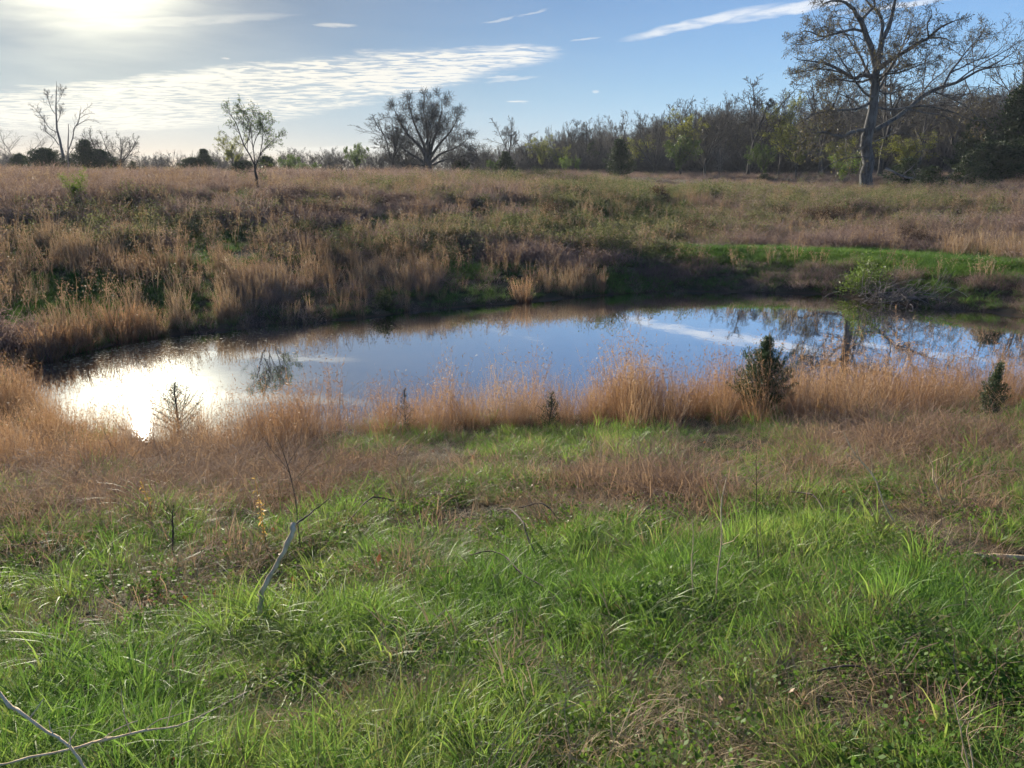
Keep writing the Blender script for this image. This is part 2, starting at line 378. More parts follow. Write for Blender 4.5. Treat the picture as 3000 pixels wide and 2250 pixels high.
def ground_material():
    m, t = new_mat('thatch_and_soil')
    geo = t.new('ShaderNodeNewGeometry'); P = geo.outputs['Position']
    a = t.noise(P, .35, 4, .6); b = t.noise(P, 9, 5, .7); c3 = t.noise(P, 60, 3, .7)
    c = t.ramp(t.m('ADD', t.m('MULTIPLY', a, .6), t.m('MULTIPLY', b, .45)), [(.33, (.035, .045, .02)), (.45, (.05, .055, .026)), (.55, (.085, .065, .042)), (.70, (.12, .085, .06))])
    c = t.mix(t.mr(c3, .3, .7, 0, .5), c, (.035, .028, .02))
    sp = t.new('ShaderNodeSeparateXYZ'); t.put(sp.inputs[0], P)
    c = t.mix(t.mr(sp.outputs[2], .06, .0), c, (.085, .055, .038))          # wet mud at the waterline
    p = t.new('ShaderNodeBsdfPrincipled'); t.put(p.inputs['Base Color'], c); p.inputs['Roughness'].default_value = .95; p.inputs['Specular IOR Level'].default_value = .15
    bm = t.new('ShaderNodeBump'); bm.inputs['Strength'].default_value = .8; bm.inputs['Distance'].default_value = .03; t.put(bm.inputs['Height'], b); t.L.new(bm.outputs[0], p.inputs['Normal'])
    finish(t, p.outputs[0]); return m
def water_material():
    m, t = new_mat('still_pond_water')
    geo = t.new('ShaderNodeNewGeometry'); P = geo.outputs['Position']
    mp = t.new('ShaderNodeMapping'); t.put(mp.inputs[0], P); mp.inputs['Scale'].default_value = (1, .6, 1)
    n = t.noise(mp.outputs[0], 1.6, 3, .5); n2 = t.noise(mp.outputs[0], 14, 2, .5)
    h = t.m('ADD', n, t.m('MULTIPLY', n2, .06))
    bm = t.new('ShaderNodeBump'); bm.inputs['Strength'].default_value = .035; bm.inputs['Distance'].default_value = .05; t.put(bm.inputs['Height'], h)
    df = t.new('ShaderNodeBsdfDiffuse'); df.inputs[0].default_value = (.050, .032, .022, 1)
    gl = t.new('ShaderNodeBsdfGlossy'); gl.inputs['Color'].default_value = (.93, .96, 1, 1); gl.inputs['Roughness'].default_value = .022
    t.L.new(bm.outputs[0], gl.inputs['Normal'])
    fr = t.new('ShaderNodeFresnel'); fr.inputs['IOR'].default_value = 1.33; t.L.new(bm.outputs[0], fr.inputs['Normal'])
    mx = t.new('ShaderNodeMixShader'); t.put(mx.inputs[0], t.mr(fr.outputs[0], .0, .36, .30, .88, False)); t.L.new(df.outputs[0], mx.inputs[1]); t.L.new(gl.outputs[0], mx.inputs[2])
    finish(t, mx.outputs[0]); return m

# ---------------------------------------------------------------- ground and water
def build_ground():
    def axis(segs):
        r = []
        for a, b, s in segs: r += list(np.arange(a, b, s))
        return np.array(r + [segs[-1][1]])
    xs = axis([(-320, -150, 17), (-150, -60, 4), (-60, -25, 1.2), (-25, -8, .35), (-8, 8, .12), (8, 25, .35), (25, 60, 1.2), (60, 150, 4), (150, 320, 17)])
    ys = axis([(-60, -10, 5), (-10, 0, 1), (0, 12, .12), (12, 34, .28), (34, 60, .8), (60, 130, 2), (130, 350, 20)])
    X, Y = np.meshgrid(xs, ys, indexing='ij'); Z = terrain(X, Y)
    nx, ny = X.shape; i = np.arange(nx - 1)[:, None]; j = np.arange(ny - 1)[None, :]
    q = np.stack([i * ny + j, (i + 1) * ny + j, (i + 1) * ny + j + 1, i * ny + j + 1], -1).reshape(-1, 4)
    me = make_mesh('ground', np.stack([X, Y, Z], -1), q, smooth=True)
    link('ground', me, ground_material(), kind='structure', label='uneven meadow ground sloping down to the pond from every side')
    cx, cyy = SHORE.mean(0); e = SHORE + (SHORE - [cx, cyy]) / np.linalg.norm(SHORE - [cx, cyy], axis=1, keepdims=True) * 1.2
    v = np.column_stack([e, np.zeros(len(e))]); v = np.vstack([v, [[cx, cyy, 0]]]); n = len(e)
    tr = np.array([[i, (i + 1) % n, n] for i in range(n)])
    nrm = np.cross(v[tr[0][1]] - v[tr[0][0]], v[n] - v[tr[0][0]])[2]
    if nrm < 0: tr = tr[:, ::-1]
    me = make_mesh('pond_water', v, tris=tr)
    link('pond_water', me, water_material(), kind='structure', label='still brown pond water mirroring the blue sky and the trees')
build_ground()

# ---------------------------------------------------------------- grass tufts (prototypes for the stuff layers)
PROTO = {}
def blades(n, hmin, hmax, spread, lean, width, rng, rows=4, curl=.5, bias=(0, 0), wtip=.0, wav=0.):
    """n curved blades: returns verts, quads, h"""
    a = rng.random(n) * 2 * np.pi; r0 = spread * np.sqrt(rng.random(n))
    base = np.stack([r0 * np.cos(a), r0 * np.sin(a), np.zeros(n)], 1)
    a2 = a + rng.normal(0, .7, n); H = hmin + (hmax - hmin) * rng.random(n) ** .8
    ln = np.abs(rng.normal(lean, lean * .5, n)) + .03
    d = np.stack([np.cos(a2), np.sin(a2)], 1) + np.array(bias)
    t = np.linspace(0, 1, rows)[None, :]
    crl = curl * (.4 + rng.random(n))[:, None]
    outw = (ln[:, None] * t + crl * t ** 2.4) * H[:, None]
    zz = (t - .55 * np.minimum(crl, 1.4) * t ** 3 * .9) * H[:, None]
    P = np.zeros((n, rows, 3)); P[:, :, 0] = base[:, 0:1] + d[:, 0:1] * outw; P[:, :, 1] = base[:, 1:2] + d[:, 1:2] * outw; P[:, :, 2] = zz - .02
    if wav > 0: P[:, 1:, :2] += rng.normal(0, wav, (n, rows - 1, 2)) * H[:, None, None]
    side = np.stack([-np.sin(a2 + rng.normal(0, .9, n)), np.cos(a2 + rng.normal(0, .9, n)), np.zeros(n)], 1)
    w = (width * (.6 + .8 * rng.random(n)))[:, None] * (1 - t * (1 - wtip)) ** .7
    Lp = P - side[:, None, :] * w[:, :, None] * .5; Rp = P + side[:, None, :] * w[:, :, None] * .5
    V = np.stack([Lp, Rp], 2).reshape(-1, 3)
    b = np.arange(n)[:, None] * rows * 2; i = np.arange(rows - 1)[None, :] * 2
    Q = np.stack([b + i, b + i + 1, b + i + 3, b + i + 2], -1).reshape(-1, 4)
    h = np.repeat(np.broadcast_to(t, (n, rows)).reshape(-1), 2)
    return V, Q, h
def merge3(L):
    V = []; Q = []; Hh = []; o = 0
    for v, q, h in L: V.append(v); Q.append(q + o); Hh.append(h); o += len(v)
    return np.concatenate(V), np.concatenate(Q), np.concatenate(Hh)
def proto(key, items, mat):
    c = bpy.data.collections.new('kinds_of_' + key)
    for k, (v, q, h) in enumerate(items):
        me = make_mesh(key + '_tuft', v, q, attrs={'h': h}); me.materials.append(mat)
        o = bpy.data.objects.new('%s_tuft_%02d' % (key, k), me); c.objects.link(o)
    PROTO[key] = (c, len(items))
def build_protos():
    r = np.random.default_rng(3)
    def patch(kinds, n, rad, key):
        its = []
        for _ in range(key):
            L = []
            for k in range(n):
                v, q, h = kinds[r.integers(0, len(kinds))]; a = r.random() * 6.28; c, s_ = math.cos(a), math.sin(a); g = .5 + .75 * r.random() ** 1.3
                rr = rad * math.sqrt(r.random()); b = r.random() * 6.28; v2 = v * g
                v2 = np.column_stack([v2[:, 0] * c - v2[:, 1] * s_ + rr * math.cos(b), v2[:, 0] * s_ + v2[:, 1] * c + rr * math.sin(b), v2[:, 2]]); L.append((v2, q, h))
            its.append(merge3(L))
        return its
    tufts = [blades(44, .06, .17, .09, .30, .0046, r, 5, .6), blades(38, .08, .22, .06, .22, .0050, r, 5, .45), blades(60, .04, .11, .12, .4, .0038, r, 4, .5),
                    blades(26, .10, .26, .05, .32, .0055, r, 6, .8), blades(44, .06, .16, .10, .3, .0042, r, 5, .55, bias=(.4, -.2)), blades(50, .05, .14, .11, .3, .0040, r, 4, .4)]
    proto('grass', patch(tufts, 12, .25, 9), M['grass'])
    proto('meadow', [blades(44, .12, .38, .20, .3, .012, r, 4, .6), blades(50, .10, .28, .26, .4, .012, r, 4, .6), blades(36, .16, .45, .12, .25, .013, r, 4, .5)], M['grass_far'])
    def straw(n, s, hm):
        return blades(n, .04, hm, s, 1.0, .0042, r, 4, .7, wav=.08)
    proto('berm', [blades(90, .10, .30, .28, .3, .010, r, 4, .5), blades(80, .08, .26, .3, .35, .010, r, 4, .5)], M['grass_far'])
    st = []
    for k in range(4):
        a = blades(7, .5, 1.0, .18, .14, .012, r, 6, .1, wtip=.5, wav=.02); P = a[0].reshape(7, 6, 2, 3)[:, 3:, 0].reshape(-1, 3); P = np.repeat(P, 7, 0) + r.normal(0, .05, (len(P) * 7, 3)); v, q = leaf_quads(P, .045, r, -.3, .4)
        st.append(merge3([a, (v, q, np.full(len(v), .8))]))
    proto('stalk', st, M['broom_far'])
    proto('straw', patch([straw(30, .12, .12), straw(26, .10, .16), straw(34, .14, .10)], 5, .2, 5), M['straw'])
    def broom(n, hm, spread, lean, w):
        a = blades(n, hm * .55, hm, spread, lean, w, r, 6, .12, wtip=.25, wav=.012)
        b = blades(int(n * 1.6), hm * .25, hm * .65, spread * 1.2, lean * 2.2, w * .9, r, 5, .5)
        # feathery seed tufts up the stalk
        k = n * 6; idx = r.integers(0, n, k); row = r.integers(3, 6, k)
        P = a[0].reshape(n, 6, 2, 3)[idx, row, 0]; jt = r.random((k, 1))
        P2 = a[0].reshape(n, 6, 2, 3)[idx, row - 1, 0]; P = P * jt + P2 * (1 - jt)
        v, q = leaf_quads(P, .038 * hm, r, droop=-.9, asp=.2); h = np.full(len(v), .8)
        return merge3([a, b, (v, q, h)])
    proto('broom', [broom(20, 1.05, .11, .10, .0048), broom(12, 1.35, .08, .07, .0048), broom(30, .72, .16, .2, .0045), broom(14, 1.15, .06, .12, .005), broom(34, .6, .2, .25, .0045)], M['broom'])
    proto('broom_far', [broom(22, 1.05, .16, .10, .013), broom(18, 1.2, .10, .07, .013), broom(26, .85, .2, .16, .010)], M['broom_far'])
    def weed(n, s, hm, w, bias=(0, 0)):
        a = blades(n, hm * .4, hm, s, .55, w, r, 6, .9, bias=bias, wtip=.3, wav=.03)
        b = blades(n // 2, hm * .3, hm * .8, s, .3, w * 1.1, r, 5, .2, bias=bias, wtip=.4, wav=.03)
        return merge3([a, b])
    proto('weed', [weed(34, .16, .27, .0055), weed(30, .2, .24, .005, (.5, -.3)), weed(38, .22, .32, .005, (-.3, -.4))], M['weed_near'])
    def weedfar(n, s, hm):
        a = blades(n, hm * .3, hm * 1.1, s, .3, .013, r, 5, .45, wtip=.3, wav=.07)
        k = n * 3; P = r.normal(size=(k, 3)); P /= np.linalg.norm(P, axis=1, keepdims=True); P[:, 2] = np.abs(P[:, 2])
        P *= (.45 + .55 * r.random((k, 1))); P *= np.array([s * 1.5, s * 1.5, hm * .95])
        v, q = leaf_quads(P, .055, r, droop=-.5, asp=.28); return merge3([a, (v, q, np.full(len(v), .8))])
    proto('tangle', [blades(13, .35, .75, .22, .35, .0042, r, 8, .8, wtip=.4, wav=.035), blades(10, .3, .6, .2, .5, .004, r, 8, 1.0, bias=(.6, -.2), wtip=.4, wav=.04), blades(12, .3, .55, .25, .3, .0042, r, 8, .6, bias=(-.5, .2), wtip=.4, wav=.05)], M['weed_near'])
    proto('weed_far', [weedfar(50, .36, .55), weedfar(42, .3, .7), weedfar(56, .45, .45)], M['weed'])
    def shrub(n, s, hm, leaf):
        a = blades(n // 3, hm * .5, hm * 1.05, s * .7, .5, .009, r, 5, .3, wtip=.3, wav=.07)
        P = r.normal(size=(n * 7, 3)); P /= np.linalg.norm(P, axis=1, keepdims=True); P[:, 2] = np.abs(P[:, 2])
        P *= (.35 + .65 * r.random((len(P), 1)) ** .6); P *= np.array([s, s, hm]); P += r.normal(0, .04, P.shape)
        v, q = leaf_quads(P, leaf, r, droop=0, asp=.6); return a, (v, q, np.full(len(v), .8))
    PROTO['_shrub'] = shrub
    s1 = [shrub(50, .55, .7, .06), shrub(44, .45, .85, .06), shrub(50, .6, .55, .055)]
    proto('shrub', [merge3(list(x)) for x in s1], M['shrubleaf'])
    # rosettes of small leaves
    def clover(n, s):
        a = r.random(n) * 2 * np.pi; rr = s * np.sqrt(r.random(n)); P = np.stack([rr * np.cos(a), rr * np.sin(a), .02 + .06 * r.random(n)], 1)
        v, q = leaf_quads(P, .017, r, droop=-.2, asp=.75, flat_=.5); st = blades(n // 3, .03, .10, s, .3, .003, r, 3, .3)
        return merge3([(v, q, np.full(len(v), .8)), st])
    proto('clover', [clover(110, .14), clover(90, .12), clover(70, .10)], M['clover'])
    def leaflit(n, s):
        a = r.random(n) * 2 * np.pi; rr = s * np.sqrt(r.random(n)); P = np.stack([rr * np.cos(a), rr * np.sin(a), .02 + .05 * r.random(n)], 1)
        v, q = leaf_quads(P, .045, r, droop=-.0, asp=.6, flat_=1.5); return v, q, np.full(len(v), .8)
    proto('litter', [leaflit(5, .10), leaflit(3, .08), leaflit(8, .14)], M['leaf_litter'])
build_protos()

def instancer(name, key, pts, rz, scl, tilt, label, sclz=None):
    """one stuff object: its vertices carry the tufts"""
    col, nk = PROTO[key]; n = len(pts)
    me = bpy.data.meshes.new(name); me.vertices.add(n); me.vertices.foreach_set('co', np.asarray(pts, np.float32).ravel())
    rot = np.column_stack([tilt[:, 0], tilt[:, 1], rz]).astype(np.float32)
    a = me.attributes.new('rot', 'FLOAT_VECTOR', 'POINT'); a.data.foreach_set('vector', rot.ravel())
    if sclz is None: sclz = scl
    a = me.attributes.new('scl', 'FLOAT_VECTOR', 'POINT'); a.data.foreach_set('vector', np.column_stack([scl, scl, sclz]).astype(np.float32).ravel())
    a = me.attributes.new('idx', 'INT', 'POINT'); a.data.foreach_set('value', RNG.integers(0, nk, n).astype(np.int32))
    o = link(name, me, None, kind='stuff', label=label)
    ng = bpy.data.node_groups.new('scatter_' + name, 'GeometryNodeTree')
    ng.interface.new_socket('Geometry', in_out='INPUT', socket_type='NodeSocketGeometry'); ng.interface.new_socket('Geometry', in_out='OUTPUT', socket_type='NodeSocketGeometry')
    N = ng.nodes; gi = N.new('NodeGroupInput'); go = N.new('NodeGroupOutput'); ip = N.new('GeometryNodeInstanceOnPoints')
    ci = N.new('GeometryNodeCollectionInfo'); ci.inputs['Collection'].default_value = col; ci.inputs['Separate Children'].default_value = True; ci.inputs['Reset Children'].default_value = True
    def attr(nm, ty):
        q = N.new('GeometryNodeInputNamedAttribute'); q.data_type = ty; q.inputs['Name'].default_value = nm; return q.outputs['Attribute']
    L = ng.links; L.new(gi.outputs[0], ip.inputs['Points']); L.new(ci.outputs[0], ip.inputs['Instance'])
    ip.inputs['Pick Instance'].default_value = True
    L.new(attr('idx', 'INT'), ip.inputs['Instance Index'])
    er = N.new('FunctionNodeEulerToRotation'); L.new(attr('rot', 'FLOAT_VECTOR'), er.inputs[0]); L.new(er.outputs[0], ip.inputs['Rotation'])
    L.new(attr('scl', 'FLOAT_VECTOR'), ip.inputs['Scale']); L.new(ip.outputs[0], go.inputs[0])
    md = o.modifiers.new('scatter', 'NODES'); md.node_group = ng
    return o

def scatter(n, d0, d1, power=1.0, azr=44):
    """random ground positions, density falling with distance"""
    u = RNG.random(n); D = (d0 ** (2 - power) + u * (d1 ** (2 - power) - d0 ** (2 - power))) ** (1 / (2 - power)) if power != 2 else d0 * (d1 / d0) ** u
    a = R(azr) * (2 * RNG.random(n) - 1); x = D * np.sin(a); y = D * np.cos(a)
    z = terrain(x, y); s = shore_dist(x, y); px, py = project(x, y, z)
    return dict(x=x, y=y, z=z, s=s, px=px, py=py, D=D)
def pick(S, prob):
    k = RNG.random(len(S['x'])) < prob; return {a: b[k] for a, b in S.items()}
def blob(S, L):
    r = np.zeros(len(S['x']))
    for cx, cy, rx, ry, w in L: r = np.maximum(r, w * np.clip(1.6 - np.hypot((S['px'] - cx) / rx, (S['py'] - cy) / ry) * 1.1, 0, 1))
    return r
def lay(name, key, S, s0, s1, tilt, label, sink=0.0, zvar=.0, grow=None):
    n = len(S['x'])
    if n == 0: return
    scl = s0 + (s1 - s0) * RNG.random(n)
    if isinstance(grow, str): grow = S[grow]
    if grow is not None: scl = scl * grow
    sz = scl * (1 + zvar * (RNG.random(n) - .5))
    tl = RNG.normal(0, tilt, (n, 2))
    instancer(name, key, np.column_stack([S['x'], S['y'], S['z'] - sink]), RNG.random(n) * 6.283, scl, tl, label, sz)
    print('layer', name, n)

TAN_LOW = ([-300, 0, 400, 700, 1000, 1250, 1500, 2000, 2300, 2600, 3000, 3300], [1420, 1410, 1385, 1350, 1305, 1278, 1262, 1252, 1235, 1215, 1185, 1170])
def weed_near_mask(S):
    b = blob(S, [(150, 1500, 330, 110, .95), (620, 1440, 330, 90, .8), (900, 1420, 260, 70, .8), (1440, 1440, 120, 70, .95), (1900, 1420, 220, 50, .9), (1560, 1370, 160, 20, .25), (1900, 1345, 240, 22, .4),
                 (2250, 1450, 240, 70, .7), (2650, 1330, 300, 80, .85), (2950, 1380, 250, 110, .6), (600, 1600, 330, 60, .55), (1050, 1560, 250, 60, .4), (2850, 2120, 260, 90, .45), (100, 1390, 400, 60, .6)])
    return b * (.15 + 1.0 * sstep(.38, .60, fbm(S['x'], S['y'], .8, 51, 3)))
def near_side(S): return (S['py'] > 1020) & (S['D'] < 17) & (S['s'] > 0) & (S['y'] < np.interp(S['x'], [-14, -8, 0, 8, 16, 30], [11.5, 13, 15, 17.5, 17, 16]))

def build_grasses():
    # --- near bank -------------------------------------------------
    S = scatter(7600, 1.1, 15, 1.15, 46); S = pick(S, near_side(S) * 1.0)
    low = np.interp(S['px'], *TAN_LOW); w = weed_near_mask(S); tn = sstep(30, -20, S['py'] - low)
    patch = sstep(.33, .52, fbm(S['x'], S['y'], .8, 3, 3)); stra = sstep(.56, .68, fbm(S['x'], S['y'], .55, 71, 3))
    p = (1 - .93 * tn) * (1 - .5 * w) * (.16 + .84 * patch) * (1 - .5 * stra)
    G = pick(S, p); g = .38 + 1.05 * sstep(.28, .72, fbm(G['x'], G['y'], .7, 9, 2))
    lay('green_grass', 'grass', G, .75, 1.25, .12, 'lush green tussock grass covering the near bank', .01, .3, g * .88)
    lay('small_leaved_weeds', 'clover', pick(S, .28 * (1 - tn) * (1 - .6 * w) * (S['D'] < 8)), .8, 1.5, .1, 'low small leaved weeds between the grass tufts of the near bank')
    lay('dead_straw', 'straw', pick(S, (.26 + .55 * stra + .25 * w) * (1 - .7 * tn)), .7, 1.2, .2, 'pale dead straw lying through the green grass', .0)
    lay('leaf_litter', 'litter', pick(S, .10 * (1 - tn) * (S['D'] < 9) * (.3 + stra)), .7, 1.1, .25, 'red brown dead leaves lying in the grass')
    Wd = pick(scatter(24000, 3.0, 14, .8, 46), 1.); Wd = pick(Wd, near_side(Wd) * 1.)
    lay('wiry_dead_grass', 'weed', pick(Wd, np.clip(weed_near_mask(Wd), 0, 1) * .50 + .015 * (Wd['D'] > 4.5)), .8, 1.3, .2, 'wispy grey brown dead grass bent over in patches on the near bank', .02, .3)
    Tg = pick(Wd, blob(Wd, [(150, 1480, 380, 130, .9), (650, 1420, 330, 110, .9), (1000, 1420, 260, 70, .5), (2650, 1340, 330, 110, .6), (2950, 1400, 250, 130, .5), (800, 1330, 200, 60, .7), (1500, 1420, 900, 90, .10)]) * .28)
    lay('dead_grass_tangle', 'tangle', Tg, .7, 1.1, .25, 'loose tangle of long arching dead stems over the left and right of the near bank', .02, .3)
    # --- tan band on the near shore --------------------------------
    B = scatter(15000, 6, 18, .6, 48); B = pick(B, near_side(B) * 1.); low = np.interp(B['px'], *TAN_LOW)
    dens = sstep(25, -35, B['py'] - low) * (.30 + .70 * sstep(.3, .6, fbm(B['x'], B['y'], 1.3, 33, 2)))
    B = pick(B, dens * (.62 + .25 * sstep(1300, 600, B['px'])))
    hh = .38 + .62 * fbm(B['x'], B['y'], .9, 41, 3) + .22 * sstep(1200, 1900, B['px'])
    hh *= np.interp(B['px'], [-300, 200, 800, 1300, 2600, 3300], [.85, .85, .88, 1.0, .95, .95])
    lay('tan_broomsedge', 'broom', B, .85, 1.15, .07, 'orange tan broomsedge standing along the near shore', .02, .3, hh)
    # --- far side --------------------------------------------------
    S = scatter(95000, 11, 70, 1.1, 44); S = pick(S, (S['s'] > .05) & ~near_side(S))
    nz = fbm(S['x'], S['y'], 3.2, 61, 3); nz2 = fbm(S['x'], S['y'], 1.4, 67, 3)
    gr = np.clip(1 + (S['D'] - 30) / 90, .85, 1.35)
    S['gr'] = gr; S['gr85'] = gr * .85; S['grk'] = gr * (.42 + .75 * sstep(.3, .65, nz2))
    green = blob(S, [(1200, 640, 120, 16, .7), (1600, 560, 260, 12, .5), (300, 620, 180, 14, .6), (1050, 690, 200, 14, .6), (2250, 700, 150, 18, .6), (600, 690, 180, 18, .7), (1400, 790, 220, 22, .7), (250, 900, 330, 110, 1), (120, 760, 200, 60, .5), (1850, 640, 230, 60, 1), (1650, 640, 150, 40, .8), (2250, 790, 420, 28, 1.), (2750, 810, 420, 34, 1), (2550, 760, 400, 22, 1), (1850, 830, 200, 30, 1),
                     (2450, 545, 300, 16, .6), (900, 600, 250, 20, .5), (450, 640, 200, 25, .5), (560, 790, 160, 40, .7), (2400, 600, 300, 30, .4), (1350, 870, 160, 14, .8), (950, 560, 300, 14, .5), (650, 560, 250, 18, .4)])
    tan = blob(S, [(130, 770, 210, 60, .75), (0, 830, 120, 70, .5), (480, 800, 110, 70, .65), (700, 860, 200, 80, .85), (950, 850, 220, 100, .95), (1180, 830, 160, 75, .9), (1240, 790, 90, 40, .7), (1580, 850, 170, 38, .85), (760, 760, 90, 50, .5),
                   (600, 920, 260, 45, .9), (2920, 750, 140, 32, .9), (2050, 615, 60, 25, .3), (1760, 640, 50, 20, .3), (1050, 720, 60, 40, .35), (2450, 690, 50, 20, .15)])
    tan = np.maximum(tan, .8 * (S['s'] < 1.5) * (S['px'] < 1400) * (S['px'] > 130) * (nz2 > .42))
    shr = blob(S, [(1780, 590, 190, 45, .95), (1500, 530, 130, 22, .6), (2100, 570, 180, 24, .7), (1450, 690, 260, 38, .8), (1800, 700, 330, 45, .9), (2200, 660, 260, 45, .5), (400, 690, 350, 50, .35), (1200, 560, 250, 20, .3), (2550, 620, 400, 60, .45),
                   (2560, 790, 80, 22, .5), (900, 620, 200, 22, .3), (1950, 745, 150, 20, .7), (300, 640, 200, 16, .5), (900, 690, 260, 16, .5), (1350, 600, 120, 14, .4), (500, 600, 180, 12, .4), (1150, 740, 260, 20, .5), (2700, 640, 300, 16, .4)])
    weed = np.clip(.88 - .9 * green - .75 * tan - .9 * shr, 0, 1) * (.35 + .9 * sstep(.34, .55, nz))
    weed = np.maximum(weed, blob(S, [(2150, 825, 260, 26, .8), (2750, 880, 280, 26, .5), (2420, 680, 380, 50, .7), (2100, 720, 260, 12, .8)]))
    berm = sstep(1880, 2000, S['px']) * sstep(2.2, 3.6, S['s'] + (nz2 - .5) * 2.2) * sstep(8.2, 6.2, S['s'] + (nz2 - .5) * 2.5) * (S['px'] < 3400)
    green = np.maximum(green, berm); weed = weed * (1 - .95 * berm); tan = tan * (1 - berm); shr = shr * (1 - berm)
    face = (S['px'] > 1850) & (S['s'] < 3.4)
    weed = np.where(face & (S['s'] > .35) & (S['s'] < 2.7) & (nz2 > .36), np.maximum(weed, .75), weed); S['grk'] = S['grk'] * np.where(face, .62, 1.); weed = weed * np.where((S['s'] < 1.0), .45, 1.)
    lay('berm_grass', 'berm', pick(S, berm * .9), .8, 1.2, .1, 'fresh bright green grass along the top of the low berm', .02, .3)
    lay('dead_flower_stalks', 'stalk', pick(S, .035 * (S['s'] > 2) * (1 - berm)), .7, 1.2, .08, 'single dead weed stalks standing through the brown growth of the far slope', .02, .4)
    lay('meadow_grass', 'meadow', pick(S, np.clip(.34 + .7 * green, 0, 1) * (1 - .5 * tan) * (1 - .5 * weed)), .7, 1.1, .1, 'short dark green meadow grass on the far slope and the berm', .02, .3, 'gr85')
    lay('grey_brown_weeds', 'weed_far', pick(S, weed * .62), .7, 1.15, .12, 'mauve brown dead weeds massed over the far slope', .03, .4, 'grk')
    lay('low_brush', 'shrub', pick(S, shr * .55 * (.1 + 1.1 * sstep(.42, .6, nz2))), .5, 1.1, .1, 'low olive green brambly brush spread over the far slope', .05, .3, 'gr')
    T = pick(S, tan * .50 * (.08 + .95 * sstep(.40, .64, nz2)))
    lay('far_broomsedge', 'broom_far', T, .45, .90, .07, 'tan broomsedge standing on the far shore and slope', .02, .3, np.clip(1 + (T['D'] - 25) / 90, .8, 1.4))
    # --- beyond, up to the crest and the wood ------------------------
    S = scatter(42000, 60, 190, 1.4, 44)
    nz = fbm(S['x'], S['y'], 9, 81, 3)
    lay('crest_weeds', 'weed_far', pick(S, .55 * (.4 + sstep(.35, .6, nz))), .7, 1.15, .1, 'thin pinkish brown weeds along the top of the field', .08, .4, .95)
    rt = sstep(1300, 2100, S['px'])
    lay('crest_broomsedge', 'broom_far', pick(S, (.05 + .22 * rt) * sstep(.3, .55, nz)), .45, .7, .1, 'pinkish tan broomsedge in front of the wood', .05, .3)
    lay('crest_brush', 'shrub', pick(S, .05 * (S['D'] > 72) * (S['px'] < 1500) + .02), .6, 1.1, .1, 'scattered low brush along the top of the field', .05, .3)
build_grasses()

# ---------------------------------------------------------------- trees
NPT = [12, 9, 7, 5, 4, 3, 3]
def wander(p, d, L, r0, r1, n, rng, wig, up, out=None):
    pts = [p]; d = d / np.linalg.norm(d); step = L / (n - 1); q = p
    for i in range(n - 1):
        d = d + rng.normal(0, wig, 3); d[2] += up; d = d / np.linalg.norm(d)
        q = q + d * step; pts.append(q)
    return np.array(pts), np.linspace(1, 0, n) ** .8 * (r0 - r1) + r1
def spawn(limb, lvl, maxl, out, tips, rng, P):
    """grow side branches from a limb (points, radii)"""
    pts, rad = limb; n = len(pts)
    seg = np.linalg.norm(np.diff(pts, axis=0), axis=1); L = seg.sum()
    if lvl >= maxl:
        tips.append(pts); return
    cnt = P['num'][min(lvl, len(P['num']) - 1)]
    cnt = max(2, int(cnt * P.get('den', 1) * (L / P['ref'][min(lvl, len(P['ref']) - 1)] if P.get('bylen') else 1)))
    cum = np.concatenate([[0], np.cumsum(seg)]) / L
    az = rng.random() * 6.28
    for k in range(cnt):
        t = P['t0'][min(lvl, len(P['t0']) - 1)] + (1 - P['t0'][min(lvl, len(P['t0']) - 1)]) * ((k + rng.random()) / cnt)
        t = min(t, .99)
        i = min(int(np.searchsorted(cum, t)) - 1, n - 2); i = max(i, 0); f = (t - cum[i]) / max(1e-6, cum[i + 1] - cum[i])
        q = pts[i] * (1 - f) + pts[i + 1] * f; r = rad[i] * (1 - f) + rad[i + 1] * f
        T = pts[i + 1] - pts[i]; T = T / np.linalg.norm(T)
        az += 2.4 + rng.normal(0, .4); ref = np.array([0, 0, 1.]) if abs(T[2]) < .9 else np.array([1., 0, 0])
        U = np.cross(T, ref); U /= np.linalg.norm(U); W = np.cross(T, U)
        side = U * math.cos(az) + W * math.sin(az)
        ang = R(P['ang'][min(lvl, len(P['ang']) - 1)] * (.75 + .5 * rng.random()))
        d = T * math.cos(ang) + side * math.sin(ang)
        l2 = L * P['ratio'][min(lvl, len(P['ratio']) - 1)] * (1.15 - .75 * t) * (.7 + .6 * rng.random())
        l2 = max(l2, P.get('minl', .15))
        r2 = min(r * .62, max(P['rmin'], l2 * P['slen'])); r2 = max(r2, P['rmin'])
        li = wander(q, d, l2, r2, max(P['rmin'] * .6, r2 * .3), NPT[min(lvl + 1, 6)], rng, P['wig'], P['up'])
        out.append((li[0], li[1], lvl + 1)); spawn(li, lvl + 1, maxl, out, tips, rng, P)
